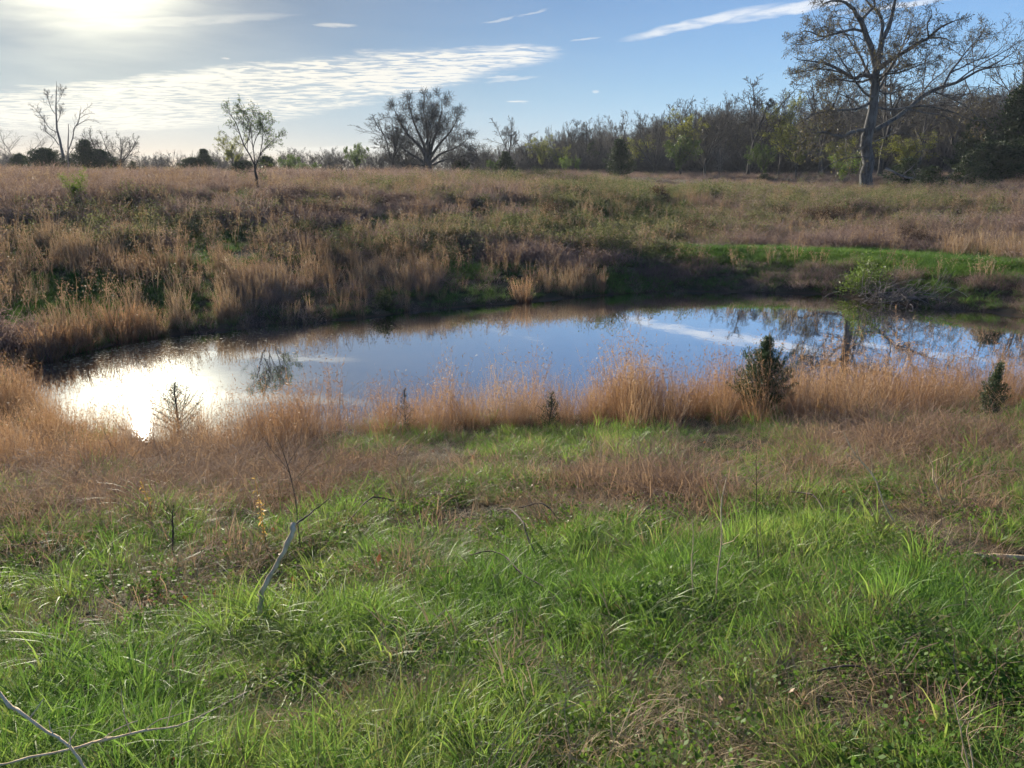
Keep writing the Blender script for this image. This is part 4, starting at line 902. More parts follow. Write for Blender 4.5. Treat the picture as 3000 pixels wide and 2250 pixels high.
# ---------------------------------------------------------------- the other trees, one call each
def treeline():
    W = 'trees at the edge of the wood'; C = 'trees along the crest of the field'; J = 'junipers along the crest'
    A = [
     # name, kind, px, D, top, width, label, group
     ('bare_tree', 'pale_0', 60, 96, 352, 260, 'pale bare spreading tree at the left end of the crest', C),
     ('juniper', 'roundjun_0', 68, 94, 452, 52, 'lowest dark juniper, under the pale spreading tree at the left end', J),
     ('juniper', 'roundjun_0', 142, 90, 436, 96, 'rounded dark juniper at the foot of the tallest bare dead tree', J),
     ('juniper', 'juniper_0', 262, 92, 408, 92, 'pointed dark juniper with a ragged left side, right of the dead snag', J),
     ('juniper', 'roundjun_0', 300, 93, 440, 84, 'low round juniper leaning against the pointed dark one', J),
     ('budding_tree', 'spread_1', 345, 94, 374, 150, 'arching half leafed tree just right of the pointed dark juniper', C),
     ('scrub_tree', 'pale_0', 440, 100, 444, 90, 'low thin bare scrub tree right of the arching half leafed tree', C),
     ('scrub_tree', 'pale_0', 520, 102, 436, 95, 'low thin bare scrub tree left of the twin topped juniper', C),
     ('juniper', 'juniper_1', 608, 92, 434, 62, 'taller top of the two touching dark junipers left of the young field tree', J),
     ('juniper', 'roundjun_0', 570, 92, 462, 72, 'shorter of the two touching dark junipers left of the young field tree', J),
     ('leafy_tree', 'leafy_0', 688, 88, 384, 80, 'airy green leafed tree standing behind the young field tree', C),
     ('shrub', 'roundjun_0', 720, 86, 470, 80, 'low dark green bush behind the trunk of the young field tree', C),
     ('shrub', 'roundjun_0', 785, 88, 458, 50, 'small dark green bush right of the young field tree', C),
     ('scrub_tree', 'green_0', 850, 110, 452, 70, 'hazy grey green scrub tree halfway between young field tree and round green tree', C),
     ('scrub_tree', 'mass_0', 925, 112, 446, 60, 'thin bare scrub tree, third from the round green tree', C),
     ('scrub_tree', 'mass_1', 965, 110, 450, 56, 'thin bare scrub tree, second from the round green tree', C),
     ('shrub', 'green_0', 900, 100, 474, 70, 'low grey green bush under the thin scrub trees', C),
     ('scrub_tree', 'bare_1', 1005, 104, 440, 60, 'bare scrub tree touching the left side of the round green tree', C),
     ('leafy_tree', 'green_0', 1045, 94, 420, 66, 'compact round green leafed tree left of the two bare oaks', C),
     ('scrub_tree', 'spread_1', 1108, 92, 436, 80, 'small bare scrub tree between the round green tree and the bare oaks', C),
     ('bare_tree', 'bare_0', 1150, 88, 328, 150, 'upright bare tree crowding the left side of the broad bare oak', C),
     ('bare_tree', 'spread_0', 1195, 89, 372, 150, 'second bare tree half hidden behind the broad bare oak', C),
     ('scrub_tree', 'spread_1', 1340, 90, 432, 120, 'low twiggy tree at the right foot of the broad bare oak', C),
     ('shrub', 'spread_0', 1215, 84, 462, 110, 'red brown twiggy brush under the broad bare oak', C),
     ('scrub_tree', 'spread_0', 1398, 96, 432, 90, 'low twiggy scrub tree halfway from the broad bare oak to the lone bare tree', C),
     ('juniper', 'roundjun_0', 1352, 90, 466, 50, 'small dark bush at the right foot of the broad bare oak', J),
     ('bare_tree', 'bare_2', 1487, 98, 340, 100, 'fine vase shaped bare tree standing alone left of the wood', C),
     ('juniper', 'juniper_2', 1484, 94, 442, 56, 'conical juniper at the foot of the lone vase shaped bare tree', J),
     ('shrub', 'green_0', 1446, 94, 466, 40, 'low green bush left of the juniper below the vase shaped tree', C),
     ('scrub_tree', 'bare_1', 1430, 104, 418, 70, 'thin bare tree left of the lone vase shaped bare tree', C),
     # edge of the wood
     ('bare_tree', 'bare_1', 1548, 118, 382, 66, 'first bare tree of the wood, right of the vase shaped tree', W),
     ('budding_tree', 'leafy_1', 1585, 116, 394, 66, 'yellow brown budding tree near the left end of the wood', W),
     ('bare_tree', 'bare_0', 1625, 122, 362, 62, 'bare tree behind the small bright sapling at the left end of the wood', W),
     ('leafy_tree', 'leafy_0', 1632, 112, 420, 70, 'low yellow green tree above the small bright sapling', W),
     ('bare_tree', 'bare_2', 1672, 120, 352, 64, 'bare tree right of the small bright sapling', W),
     ('bare_tree', 'bare_1', 1712, 118, 345, 70, 'dense topped bare tree, second left of the conical dark juniper', W),
     ('juniper', 'juniper_1', 1730, 124, 408, 56, 'shadowy juniper inside the wood left of the conical dark one', W),
     ('bare_tree', 'bare_0', 1768, 122, 340, 66, 'bare tree rising behind the left side of the conical dark juniper', W),
     ('bare_tree', 'bare_2', 1820, 126, 324, 66, 'tall bare tree rising behind the right side of the conical dark juniper', W),
     ('bare_tree', 'bare_1', 1872, 126, 328, 66, 'bare tree left behind the dark domed oak', W),
     ('juniper', 'juniper_0', 1812, 92, 406, 84, 'conical dark juniper standing clear in front of the wood', W),
     ('leafy_tree', 'leafy_0', 1858, 112, 395, 90, 'yellow green leafed tree right of the conical dark juniper', W),
     ('bare_oak', 'spread_0', 1913, 106, 322, 128, 'dark domed oak with bare crown and thick trunk at the wood edge', W),
     ('bare_tree', 'bare_0', 1975, 122, 288, 72, 'tall slim bare tree between the domed oak and the green leafed tree', W),
     ('leafy_tree', 'leafy_1', 1992, 104, 320, 100, 'fresh green leafed tree right of the domed oak', W),
     ('leafy_tree', 'green_0', 1990, 102, 400, 110, 'low spreading green tree below the fresh green leafed one', W),
     ('bare_tree', 'spread_1', 2062, 106, 276, 110, 'dark budding oak between the fresh green tree and the tall open bare tree', W),
     ('bare_tree', 'bare_1', 2110, 120, 280, 90, 'bare tree behind the left side of the tall open bare tree', W),
     ('bare_tree', 'bare_2', 2190, 104, 224, 165, 'tall open bare tree with parting stems left of the yellow leafed trees', W),
     ('shrub', 'pale_0', 2105, 98, 420, 60, 'pale grey twiggy bush at the foot of the tall open bare tree', W),
     ('leafy_tree', 'leafy_0', 2275, 102, 268, 120, 'tall yellow green leafed tree at the left fringe of the huge oak', W),
     ('leafy_tree', 'leafy_1', 2330, 98, 350, 130, 'drooping yellow leafed tree under the left limbs of the huge oak', W),
     ('leafy_tree', 'green_0', 2230, 100, 420, 90, 'low green tree left of the drooping yellow leafed tree', W),
     ('bare_tree', 'bare_0', 2400, 112, 220, 150, 'bare tree behind the left limbs of the huge oak', W),
     ('bare_tree', 'spread_0', 2480, 114, 230, 190, 'wide bare tree directly behind the trunk of the huge oak', W),
     ('bare_tree', 'bare_1', 2572, 100, 150, 210, 'second thick trunked tree just right behind the trunk of the huge oak', W),
     ('bare_tree', 'bare_2', 2680, 112, 240, 170, 'bare tree behind the right limbs of the huge oak', W),
     ('bare_tree', 'bare_0', 2780, 118, 250, 150, 'bare tree between the huge oak and the tall dark juniper', W),
     ('budding_tree', 'leafy_1', 2650, 98, 385, 150, 'brown leafed low tree under the right limbs of the huge oak', W),
     ('budding_tree', 'leafy_0', 2450, 100, 400, 130, 'brown leafed low tree under the left limbs of the huge oak', W),
     ('juniper', 'juniper_2', 2850, 96, 345, 130, 'big dark juniper left of the tallest juniper at the right edge', W),
     ('juniper', 'juniper_0', 2962, 92, 255, 190, 'tallest dark juniper, at the right edge', W),
     ('juniper', 'juniper_1', 3060, 88, 300, 200, 'dark juniper cut by the right edge of the view', W),
     ('juniper', 'roundjun_0', 2900, 88, 420, 150, 'low dark juniper in front of the tallest one', W),
     ('bare_tree', 'mass_1', 2960, 120, 130, 170, 'hazy bare tree high above the tallest juniper at the right', W),
     ('bare_tree', 'mass_0', 3080, 118, 60, 190, 'hazy bare tree beyond the right edge of the view', W),
    ]
    random.seed(3)
    for q_, (n, k, px, D, top, w, lab, g) in enumerate(A):
        if g == W and n == 'bare_tree': w *= 1.35; k = ('spread_0', 'spread_1', k, k)[q_ % 4] if px < 2150 else k
        if k == 'green_1': k = 'leafy_1'
        put(n, k, px, D, top, w, lab, 'shrub' if n == 'shrub' else 'tree', g)
treeline()
def near_crest():
    f = 'small junipers in the right field'
    put('leafy_bush', 'bright_0', 226, 40, 510, 52, 'bright green leafy bush alone in the left field', 'shrub', foot=603)
    put('sapling', 'bright_0', 1652, 104, 463, 28, 'tiny bright green sapling in front of the left end of the wood', 'shrub')
    put('sapling', 'bright_0', 1688, 106, 466, 20, 'tiny pale sapling right of the bright one', 'shrub')
    put('leafy_bush', 'bright_0', 2470, 84, 458, 66, 'bright leafy bush left of the trunk of the huge oak', 'shrub')
    put('juniper', 'smalljun_0', 2192, 80, 470, 52, 'small juniper in the tan strip left of the huge oak', 'shrub', f, foot=506)
    put('juniper', 'smalljun_0', 2240, 66, 508, 58, 'low dark juniper a little below the one in the tan strip', 'shrub', f, foot=534)
    put('juniper', 'smalljun_0', 2384, 58, 546, 40, 'smallest low juniper between the tan strip and the huge oak', 'shrub', f, foot=564)
    put('juniper', 'smalljun_0', 2650, 78, 462, 120, 'spreading juniper right of the trunk of the huge oak', 'shrub', f)
    put('juniper', 'smalljun_0', 2725, 70, 486, 110, 'juniper by the fallen limb right of the huge oak', 'shrub', f)
    put('juniper', 'smalljun_0', 2830, 80, 448, 80, 'lighter green round juniper in front of the dark ones', 'shrub', f)
    put('juniper', 'smalljun_0', 2905, 62, 508, 52, 'small juniper in the tan grass near the right edge', 'shrub', f, foot=550)
    put('juniper', 'smalljun_0', 395, 82, 470, 36, 'small dark juniper poking over the crest at the left', 'shrub')
mb = plant_mat
KIND['smalljun_0'] = KIND['smalljun_0']
def bright_bush():
    r = np.random.default_rng(300); m = tree_meshes('bright_0', fork_tree(2.4, .03, r, .08, 6, .7, .6), dict(PB, num=[5, 6, 4], rmin=.005), 3, 301, dict(n=2600, size=.10, jit=.09, droop=0))
    m[0].materials.append(M['bark']); m[1].materials.append(M['twiggy']); m[2].materials.append(M['bright']); KIND['bright_0'] = (m, 2.4, 1.9)
bright_bush(); near_crest()

def woods_mass():
    """rows of trees beyond the wood edge that read as one mass"""
    c = bpy.data.collections.new('kinds_of_woods')
    for i, k in enumerate(['mass_0', 'mass_1', 'bare_1']):
        m, H, W = KIND[k]; e = bpy.data.objects.new('woodland_%02d' % i, None)
        bm_parts = [x for x in m if x]
        V = []; Q = []; o = 0; mats = []; mi = []
        for j, x in enumerate(bm_parts):
            co = np.zeros(len(x.vertices) * 3, np.float32); x.vertices.foreach_get('co', co); f = np.zeros(len(x.loops), np.int32); x.loops.foreach_get('vertex_index', f)
            V.append(co.reshape(-1, 3)); Q.append(f.reshape(-1, 4) + o); o += len(x.vertices); mats.append(x.materials[0]); mi += [j] * (len(f) // 4)
        me = make_mesh('woodland_tree', np.concatenate(V) / H, np.concatenate(Q))
        for q in mats: me.materials.append(q)
        me.polygons.foreach_set('material_index', np.array(mi, np.int32))
        c.objects.link(bpy.data.objects.new('woodland_%02d' % i, me))
    PROTO['woods'] = (c, 3)
    r2 = np.random.default_rng(12); its = []
    for i in range(3):
        br = []
        for k in range(90):
            a = r2.random() * 6.28; br.append(wander(np.array([r2.normal(0, .25), r2.normal(0, .25), 0]), np.array([math.cos(a) * .7, math.sin(a) * .7, 1.]), .7 + .5 * r2.random(), .012, .006, 6, r2, .25, .0))
        V, Q = tubes(br, 3); its.append((V, Q, np.full(len(V), .8)))
    proto('thicket', its, M['twiggy'])
    n = 520; D = 124 + 75 * RNG.random(n); px = 1500 + 1900 * RNG.random(n)
    az = np.array([azel(p, 539)[0] for p in px]); x = D * np.sin(az); y = D * np.cos(az); z = terrain(x, y)
    top = np.interp(px, [1500, 1600, 1800, 1930, 2000, 2150, 2300, 2600, 2900, 3400], [448, 415, 388, 378, 372, 352, 352, 335, 325, 262]) + RNG.normal(0, 12, n)
    H = ((539 - top) / F * D + CAMZ - z) * (.75 + .35 * RNG.random(n)); keep = H > 3
    instancer('distant_woods', 'woods', np.column_stack([x, y, z - .2])[keep], (RNG.random(n) * 6.28)[keep], (H * .95)[keep], RNG.normal(0, .03, (n, 2))[keep], 'grey leafless wood massed behind the first row of trees on the right', H[keep])
    # thicket at the foot of the wood
    n = 700; D = 118 + 30 * RNG.random(n); az = np.array([azel(p, 539)[0] for p in 1480 + 1800 * RNG.random(n)]); x = D * np.sin(az); y = D * np.cos(az)
    instancer('thicket', 'thicket', np.column_stack([x, y, terrain(x, y) - .1]), RNG.random(n) * 6.28, 2.5 + 3 * RNG.random(n), RNG.normal(0, .1, (n, 2)), 'low dark leafless thicket along the foot of the wood', 1.8 + 2.5 * RNG.random(n))
    # faint far treeline at the left
    n = 260; D = 135 + 70 * RNG.random(n); px = -200 + 1750 * RNG.random(n); az = np.array([azel(p, 539)[0] for p in px]); x = D * np.sin(az); y = D * np.cos(az); z = terrain(x, y)
    top = np.interp(px, [-200, 500, 900, 1400, 1550], [470, 466, 456, 448, 430]) + RNG.normal(0, 9, n); H = (539 - top) / F * D + CAMZ - z
    instancer('distant_treeline', 'woods', np.column_stack([x, y, z - .2]), RNG.random(n) * 6.28, H * .8, RNG.normal(0, .03, (n, 2)), 'faint grey line of far bare trees showing over the crest', H)
woods_mass()

# ---------------------------------------------------------------- shrubs on the far slope, one by one
def slope_shrubs():
    r = np.random.default_rng(400)
    def shape(k, w, d, h, n, leaf, mat, twig='twig'):
        nb = 60; br = []
        for i in range(nb):
            a = r.random() * 6.28; q = np.array([r.normal(0, w * .2), r.normal(0, d * .2), 0]); dd = np.array([math.cos(a) * 1.0, math.sin(a) * d / w, .9])
            br.append(wander(q, dd, min(h, w) * (.6 + .5 * r.random()), .010, .004, 6, r, .18, -.02))
        P = r.normal(size=(n, 3)); P /= np.linalg.norm(P, axis=1, keepdims=True); P[:, 2] = np.abs(P[:, 2]); az = np.arctan2(P[:, 1], P[:, 0])
        lump = .78 + .22 * np.sin(az * 3 + k) * np.cos(P[:, 2] * 4 + k) + .12 * np.sin(az * 7 + 2 * k)
        P = P * (lump * (.45 + .55 * r.random(n) ** .5))[:, None] * np.array([w / 2, d / 2, h]) + r.normal(0, .06, (n, 3))
        tw = make_mesh('slope_shrub_twigs', *tubes(br, 3)); tw.materials.append(M[twig]); v, q = leaf_quads(P, leaf, r, 0, .6)
        lv = make_mesh('slope_shrub_leaves', v, q); lv.materials.append(M[mat]); return tw, lv
    A = [(1800, 610, 190, 75, 'shrubleaf', 'largest olive shrub on the far slope, in front of the conical juniper'),
         (1670, 580, 110, 50, 'shrubleaf', 'olive shrub touching the left side of the largest one on the slope'),
         (1500, 545, 120, 36, 'shrubleaf', 'low olive shrub below the lone vase shaped tree'),
         (2095, 595, 190, 48, 'shrubleaf', 'long low olive shrub on the slope left of the huge oak'),
         (1930, 600, 90, 50, 'weed', 'brown twiggy shrub right of the largest olive one'),
         (1620, 650, 130, 60, 'weed', 'rounded brown shrub below the olive shrubs'),
         (1500, 720, 260, 60, 'shrubleaf', 'broad olive shrub low on the slope above the tan clump at the shore'),
         (1770, 745, 230, 85, 'shrubleaf', 'grey green shrub just left above the berm'),
         (1340, 690, 200, 55, 'shrubleaf', 'pale olive shrub halfway up the slope left of centre'),
         (1960, 715, 140, 60, 'shrubleaf', 'dark green shrub behind the left end of the berm'),
         (860, 580, 140, 30, 'weed', 'dark brown shrub right of the young field tree'),
         (2450, 660, 240, 60, 'weed', 'rusty brown shrub on the slope below the huge oak'),
         (2560, 860, 190, 90, 'shrubleaf_green', 'fresh green bramble on the pond face of the berm'),
         (2300, 650, 150, 40, 'weed', 'mauve brown shrub on the slope left of the huge oak, above the berm'),
         (2680, 720, 180, 45, 'weed', 'reddish brown shrub behind the right half of the berm'),
         (2330, 585, 120, 30, 'shrubleaf', 'small olive shrub just left of the foot of the huge oak'),
         (2820, 640, 200, 36, 'weed', 'long brown shrub on the slope near the right edge'),
         (2050, 690, 150, 45, 'weed', 'brown rounded shrub above the left end of the berm'),
         (330, 640, 190, 36, 'weed', 'grey brown shrub below the bright green bush of the left field'),
         (560, 680, 170, 40, 'shrubleaf', 'grey green shrub on the left slope below the young field tree'),
         (820, 660, 200, 36, 'weed', 'mauve brown shrub on the left slope right of the young field tree'),
         (1080, 610, 180, 32, 'weed', 'dusky brown shrub below the two bare oaks'),
         (1150, 690, 170, 36, 'shrubleaf', 'faded olive shrub in the middle of the left slope'),
         (1122, 908, 66, 48, 'shrubleaf', 'small rounded green bush in the tan grass of the far shore')]
    for i, (px, py, w, h, mat, lab) in enumerate(A):
        P = hit(px, py); dep = P[1] * CP - (P[2] - CAMZ) * SP; W = w / F * dep; H = h / F * dep * 1.35
        tw, lv = shape(i, W, W * .75, H, int(1100 + 1500 * min(3.5, W * H / 2)), .06 if P[1] < 50 else .09, mat)
        t = thing('shrub', (P[0], P[1] + W * .2, P[2] - .03), lab, 'shrub', 'shrubs on the far slope')
        link('twigs', tw, None, t, kind='stuff'); link('leaves', lv, None, t, kind='stuff')
M['shrubleaf_green'] = plant_mat('green_bramble_leaves', [(.07, .12, .03), (.11, .17, .04), (.15, .20, .05)], .4, .5, .3, 1.3, 1, per_face=True)
slope_shrubs()

# ---------------------------------------------------------------- small trees on the near shore
def shore_saplings():
    def jun(px, py_base, top, w, seed, n, per, size, label, mat='juniper_fresh', D=None, bare=0.):
        if D is None: P = hit(px, py_base)
        else: a_ = azel(px, 1060)[0]; x, y = D * math.sin(a_), D * math.cos(a_); P = np.array([x, y, tz(x, y)])
        dep = P[1] * CP - (P[2] - CAMZ) * SP; W = w / F * dep; H = at_depth(px, top, P[1])[2] - P[2]
        m = juniper_meshes('shore_juniper', H, W * 1.25, seed, n, per, size, mat=mat, pw=1.15, jit=.95, irr=1.)
        t = thing('juniper', (P[0], P[1], P[2] - .03), label, 'young tree', 'young junipers on the near shore'); link('trunk', m[0], None, t); link('foliage', m[2], None, t, kind='stuff')
    jun(2240, 0, 985, 185, 501, 150, 110, .036, 'bushy young juniper with a thin leading shoot, in front of the oak reflection', D=11.2)
    jun(2922, 0, 1055, 84, 502, 90, 60, .030, 'narrow young juniper in the tan grass near the right edge', D=11.6)
    jun(1610, 0, 1140, 70, 503, 40, 26, .028, 'small thin juniper half hidden in the tan grass right of centre', D=10.2, mat='juniper')
    jun(1180, 0, 1130, 64, 504, 30, 14, .028, 'sparse little juniper in the tan grass left of centre', D=10.2, mat='juniper')
    jun(500, 0, 1112, 190, 505, 54, 26, .036, 'spindly juniper dark against the glare on the water', D=11.6, mat='juniper')
shore_saplings()

# ---------------------------------------------------------------- canes, sticks and stems
def stick(name, pts, label, cat, mat='bleached', sides=7, n=16, jit=.0, group=None, twigs=None, split_end=False):
    """pts: list of world points and radius"""
    P = np.array([p[:3] for p in pts]); r = np.array([p[3] for p in pts]); base = P[0].copy()
    L = smooth_line(P - base, n); rr = np.interp(np.linspace(0, len(P) - 1, n), range(len(P)), r)
    rng = np.random.default_rng(len(label)); L[1:-1] += rng.normal(0, 1, (n - 2, 3)) * rr[1:-1, None] * .35; rr = rr * (1 + rng.normal(0, .16, n))
    me = make_mesh(name, *tubes([(L, rr)], sides), smooth=True)
    if not twigs and not split_end:
        o = link(name, me, M[mat], label=label, cat=cat, group=group, loc=tuple(base)); return o
    t = thing(name, tuple(base), label, cat, group); link('stem', me, M[mat], t)
    if twigs:
        tw = []
        for f, dx, dy, dz, ll in twigs:
            i = int(f * (n - 1)); tw.append(wander(L[i], np.array([dx, dy, dz]), ll, rr[i] * .5, rr[i] * .15 + .0006, 6, rng, .15, .03))
        link('twigs', make_mesh('stick_twigs', *tubes(tw, 4)), M[mat], t, kind='stuff')
    if split_end:
        sp = []
        e = L[-1]; d0 = (L[-1] - L[-2]); d0 /= np.linalg.norm(d0)
        for k in range(11):
            d = d0 + rng.normal(0, .45, 3); sp.append(wander(e - d0 * .01, d, .03 + .04 * rng.random(), .0045, .0008, 3, rng, .2, 0))
        link('splinters', make_mesh('splinters', *tubes(sp, 4)), M['fresh_wood'], t)
    return t
def from_px(L, yd0, dy=0., w_px=8):
    """points at a fixed distance in front of the camera (plus a slope in distance)"""
    o = []; n = len(L)
    for i, (a, b, w) in enumerate(L):
        yd = yd0 + dy * i / max(1, n - 1); p = at_depth(a, b, yd); o.append((p[0], p[1], p[2], w / F * yd * .5))
    return o
def on_ground(L, lift=.06):
    o = []
    for a, b, w in L:
        p = hit(a, b); o.append((p[0], p[1], p[2] + lift, w / F * p[1] * .5))
    return o
def sticks():
    g = hit(775, 1872)
    P = [(777, 1890, 19), (762, 1829, 18), (766, 1750, 17), (792, 1684, 16), (826, 1624, 15), (856, 1560, 14), (859, 1536, 17)]
    stick('broken_stem', from_px(P, g[1], .25), 'pale curved broken sapling stem with splintered top standing in the grass', 'stick', 'bleached', 8, 20, split_end=True)
    stick('branch', from_px([(862, 1540, 6), (900, 1510, 6), (964, 1461, 3)], g[1] + .25, .2), 'dark thin branch bent over from the splintered top of the pale stem', 'branch', 'darkstick', 5, 10)
    stick('weed_stalk', from_px([(880, 1600, 3), (868, 1490, 3), (852, 1400, 3), (832, 1330, 2), (815, 1290, 2)], g[1] + .5, .1), 'tall dark curving weed stalk rising above the splintered stem', 'stalk', 'darkstick', 5, 14,
          twigs=[(.4, .5, 0, .8, .22), (.55, -.6, .1, .7, .26), (.65, .6, .1, .7, .25), (.75, -.5, 0, .8, .22), (.85, .5, 0, .8, .18), (.95, -.4, .1, .9, .14), (.5, .7, -.1, .6, .3)])
    stick('branch', from_px([(-60, 1990, 12), (0, 2034, 11), (40, 2075, 12), (60, 2088, 10), (133, 2142, 11), (180, 2166, 9), (211, 2195, 10), (262, 2265, 9)], 2.15, -.16), 'thick grey branch slanting down at the lower left corner', 'branch', 'bleached', 8, 26, twigs=[(.5, .4, .2, .6, .07), (.66, -.3, .1, .8, .05), (.8, .5, .1, .5, .06), (.9, -.2, 0, .8, .08)])
    stick('branch', from_px([(-60, 2250, 9), (0, 2238, 9), (205, 2196, 8), (283, 2172, 8), (422, 2142, 7), (542, 2118, 5), (723, 2027, 3)], 1.98, .32), 'long thin grey branch lying across the lower left, crossing the thick one', 'branch', 'bleached', 6, 22,
          twigs=[(.55, .5, .3, .5, .12), (.62, -.2, .3, .7, .15), (.7, .6, .2, .3, .14), (.8, -.1, .3, .6, .10), (.5, .6, -.1, .4, .10)])
    stick('log', on_ground([(2760, 1640, 16), (2830, 1641, 20), (2920, 1644, 20), (3100, 1650, 22)], .02), 'weathered grey log lying in the grass at the right edge', 'log', 'bleached', 9, 10)
    canes = [([(1010, 1570, 5), (1090, 1520, 5), (1160, 1510, 5)], .15, 'arching bare cane over the dead grass left of centre'),
             ([(1580, 1680, 4), (1545, 1640, 5), (1530, 1610, 5), (1495, 1560, 5), (1460, 1530, 4)], .18, 'dark green cane arching down in the middle grass'),
             ([(1665, 1850, 6), (1610, 1800, 6), (1530, 1765, 6), (1480, 1710, 6), (1430, 1680, 5), (1370, 1668, 4)], .16, 'long arched dark cane in the middle of the near grass'),
             ([(1640, 1550, 5), (1590, 1528, 5), (1520, 1524, 4)], .12, 'short low dark cane beyond the middle grass'),
             ([(860, 1790, 7), (930, 1815, 7), (1010, 1835, 6), (1080, 1860, 5)], .06, 'dark stick lying right of the pale broken stem'),
             ([(760, 1690, 5), (700, 1695, 5), (640, 1705, 4)], .05, 'dark stick lying left of the pale broken stem'),
             ([(300, 1660, 6), (380, 1620, 6), (460, 1590, 5)], .10, 'dark stick slanting up through the dead grass at left'),
             ([(0, 1640, 7), (60, 1625, 7), (130, 1612, 6)], .04, 'dark stick lying at the left edge'),
             ([(2430, 1560, 6), (2380, 1510, 5), (2310, 1480, 4)], .12, 'thin bare cane among dead grass on the right'),
             ([(2560, 1990, 7), (2470, 2005, 7), (2360, 2018, 6)], .06, 'dark stick lying in the lower right grass'),
             ([(1440, 2020, 7), (1480, 2000, 7), (1560, 1985, 5)], .05, 'dark stick lying in the lower middle grass')]
    for L, lift, lab in canes:
        pts = on_ground(L, .03); n = len(pts)
        pts = [(a, b, c + lift * math.sin(math.pi * (i + .3) / n), r) for i, (a, b, c, r) in enumerate(pts)]
        stick('cane' if 'cane' in lab else 'fallen_stick', pts, lab, 'cane' if 'cane' in lab else 'stick', 'darkstick', 5, 14)
    tall = [((2095, 1800), (2128, 1400), 5, 'bleached', 'tall pale grass stem leaning right, right of the centre'),
            ((2030, 1790), (2027, 1520), 5, 'bleached', 'straight pale stem left of the leaning one'),
            ((2230, 1720), (2215, 1340), 4, 'darkstick', 'dark thin upright stalk right of the pale stems'),
            ((515, 1650), (508, 1480), 7, 'darkstick', 'short dark upright stalk left of the pale broken stem'),
            ((2650, 1570), (2470, 1265), 6, 'bleached', 'pale crooked stalk leaning left in the right hand dead grass'),
            ((2770, 1500), (2715, 1330), 6, 'bleached', 'short pale crooked stalk at the right'),
            ((2845, 2260), (2780, 2010), 6, 'bleached', 'bare grey stem in the lower right corner'),
            ((2845, 2300), (2840, 2110), 6, 'bleached', 'straight pale stem at the very lower right')]
    rng = np.random.default_rng(9)
    for (a, b), (c, d), w, mt, lab in tall:
        g = hit(a, b) if b < 2240 else np.array([*at_depth(a, b, 1.9)[:2], 0]); yd = g[1]
        mid = [(a + (c - a) * t + rng.normal(0, 5), b + (d - b) * t, w * (1 - .5 * t)) for t in (.3, .55, .8)]
        P = from_px([(a, b + 8, w)] + mid + [(c, d, w * .4)], yd, rng.normal(0, .06))
        tw = [(.35 + .6 * rng.random(), rng.normal(0, .6), rng.normal(0, .4), .9, .06 + .10 * rng.random() * yd / 4) for _ in range(5)]
        stick('weed_stalk', P, lab, 'stalk', mt, 5, 12, twigs=tw, group='single stalks on the near bank')
    # two dried golden grass stems
    for (a, b), (c, d), lab in (((452, 1545), (412, 1405), 'dried golden grass stem leaning left, near the left dead grass'), ((776, 1610), (745, 1395), 'dried golden grass stem left of the splintered stem')):
        g = hit(a, b); P = from_px([(a, b, 7), ((a + c) / 2 + 5, (b + d) / 2, 8), (c, d, 4)], g[1]); r = np.random.default_rng(a)
        t = thing('golden_stalk', tuple(P[0][:3]), lab, 'grass stem', 'golden grass stems'); A = np.array(P); L = smooth_line(A[:, :3] - A[0, :3], 10)
        link('stem', make_mesh('golden_stem', *tubes([(L, np.linspace(.004, .002, 10))], 5)), M['broom_gold'], t)
        k = 60; i = r.integers(0, 9, k); q = L[i] + (L[i + 1] - L[i]) * r.random((k, 1)) + r.normal(0, .006, (k, 3)); link('seed_head', make_mesh('golden_seeds', *leaf_quads(q, .035, r, .3, .3)), M['broom_gold'], t, kind='stuff')
    # dead bramble overhanging the far water
    c = hit(2640, 905); r = np.random.default_rng(77); tw = []
    for k in range(130):
        a = r.random() * 6.28; q = np.array([r.normal(0, .55), .35 + r.normal(0, .3), .1 + .3 * r.random()]); d = np.array([math.cos(a), -.5 + .6 * math.sin(a), .45 + .5 * r.random()])
        tw.append(wander(q, d, .6 + .6 * r.random(), .010, .004, 7, r, .25, -.13))
    link('dead_bramble', make_mesh('dead_bramble', *tubes(tw, 4)), M['twig_grey'], label='tangle of bare grey bramble hanging over the water below the berm', cat='bramble', loc=tuple(c))
    # fallen limb by the oak
    x, y = x_at(2590, 72); pts = [(x, y, tz(x, y) + 1.9, .10)]
    for px, D, h, rr in ((2640, 71, 1.3, .10), (2690, 70, .9, .11), (2735, 69, .35, .12), (2800, 69, .5, .05)):
        xx, yy = x_at(px, D); pts.append((xx, yy, tz(xx, yy) + h, rr))
    stick('fallen_limb', pts, 'fallen dead limb slanting to the ground right of the huge oak', 'branch', 'palebark', 6, 14, twigs=[(.3, .5, 0, .3, 1.6), (.5, -.4, .3, .6, 1.4), (.7, .8, 0, .2, 2.2), (.85, .8, 0, .5, 2.2), (.9, .9, -.2, .1, 2.6), (.6, .5, .1, -.2, 1.2)])
M['broom_gold'] = plant_mat('golden_dry_grass', [(.42, .27, .09), (.52, .36, .14)], .4, .5, .3, 1.3, 1)
M['twig_grey'] = bark_mat('grey_dead_bramble', (.13, .11, .10), (.26, .23, .21), 20, .1)
sticks()

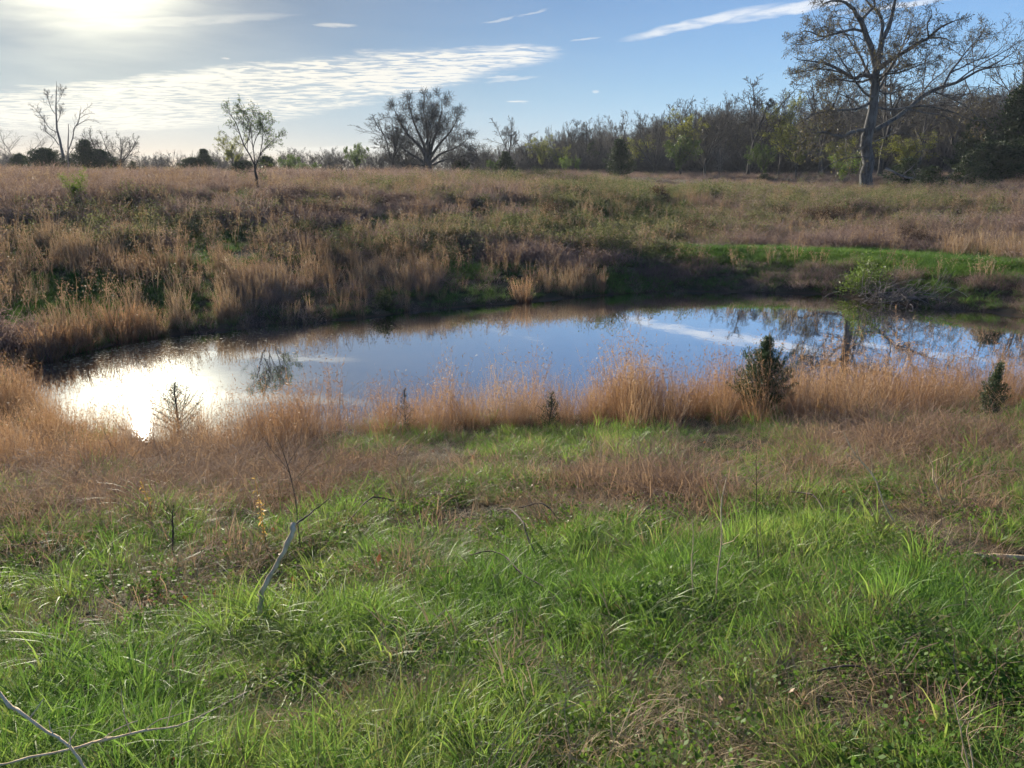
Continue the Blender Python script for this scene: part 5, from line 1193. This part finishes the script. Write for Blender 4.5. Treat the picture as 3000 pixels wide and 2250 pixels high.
# ---------------------------------------------------------------- separate clumps of broomsedge on the left shore
def shore_clumps():
    r = np.random.default_rng(88)
    A = [(130, 1062, 95, 110, 'leftmost tan grass clump at the far end of the pond'), (165, 1055, 60, 95, 'second tan grass clump from the left end of the pond'), (210, 1045, 70, 100, 'third tan grass clump from the left end of the pond'),
         (255, 1040, 45, 105, 'narrow spiky tan grass clump left of the widest one'), (360, 1012, 110, 125, 'widest bright tan grass clump on the left shore'), (440, 1000, 60, 110, 'slim tan grass clump just right of the widest one'),
         (60, 1085, 45, 60, 'short olive grass clump at the tip of the pond'), (1762, 865, 24, 60, 'single small tan grass clump by the water left of the berm'), (1530, 895, 60, 80, 'tallest orange clump of the tan row on the far shore')]
    for px, py, w, h, lab in A:
        P = hit(px, py - 6); dep = P[1] * CP - (P[2] - CAMZ) * SP; W = w / F * dep; H = h / F * dep
        n = int(90 * W / .7) + 30
        v = blades(n, H * .55, H * 1.05, W * .42, .12, .012, r, 6, .12, wtip=.25, wav=.012); b = blades(n, H * .3, H * .6, W * .45, .3, .012, r, 5, .4)
        k = n * 4; idx = r.integers(0, n, k); row = r.integers(3, 6, k); A0 = v[0].reshape(n, 6, 2, 3); jt = r.random((k, 1)); pp = A0[idx, row, 0] * jt + A0[idx, row - 1, 0] * (1 - jt)
        lv, lq = leaf_quads(pp, .05, r, droop=-.9, asp=.25); V, Q, hh = merge3([v, b, (lv, lq, np.full(len(lv), .8))])
        link('grass_clump', make_mesh('shore_clump', V, Q, attrs={'h': hh}), M['broom'], label=lab, cat='grass clump', group='tan grass clumps on the far shore', loc=(P[0], P[1], P[2] - .02))
shore_clumps()

# ---------------------------------------------------------------- thin morning haze
def haze():
    m = bpy.data.materials.new('thin_haze'); m.use_nodes = True; t = NT(m.node_tree); t.N.clear()
    v = t.new('ShaderNodeVolumePrincipled'); v.inputs['Color'].default_value = (.80, .88, 1.0, 1); v.inputs['Density'].default_value = HAZE; v.inputs['Anisotropy'].default_value = .25
    o = t.new('ShaderNodeOutputMaterial'); t.L.new(v.outputs[0], o.inputs['Volume'])
    x0, x1, y0, y1, z0, z1 = -330, 330, -70, 360, -4, 34
    V = [(x, y, z) for x in (x0, x1) for y in (y0, y1) for z in (z0, z1)]
    Q = [(0, 1, 3, 2), (4, 6, 7, 5), (0, 4, 5, 1), (2, 3, 7, 6), (0, 2, 6, 4), (1, 5, 7, 3)]
    link('haze', make_mesh('haze', V, Q), m, kind='stuff', label='thin bluish morning haze over the whole field')
HAZE = .00022
haze()

def flecks():
    r = np.random.default_rng(55); n = 1500; px = r.choice([420, 560, 330, 900, 1500, 2500], n, p=[.38, .25, .15, .1, .06, .06]) + r.normal(0, 130, n); py = np.interp(px, [p[0] for p in far_px], [p[1] for p in far_px]) + 6 + np.abs(r.normal(0, 26, n))
    P = np.array([flat(a, b) for a, b in zip(px, py)]); P = np.column_stack([P, np.full(n, .005)]); P = P[shore_dist(P[:, 0], P[:, 1]) < -.15]; n = len(P)
    a = r.random(n) * 6.28; sz = .012 + .03 * r.random(n) ** 2; V = []
    for k in range(5):
        b = a + k * 1.2566; V.append(P + np.column_stack([np.cos(b) * sz, np.sin(b) * sz * .7, r.random(n) * .003]))
    V = np.stack(V, 1).reshape(-1, 3); i = np.arange(n)[:, None] * 5
    T = np.concatenate([i + np.array([[0, 1, 2]]), i + np.array([[0, 2, 3]]), i + np.array([[0, 3, 4]])])
    link('floating_debris', make_mesh('floating_debris', V, tris=T), M['straw'], kind='stuff', label='pale specks of seed and leaf floating on the pond near the far bank')
flecks()
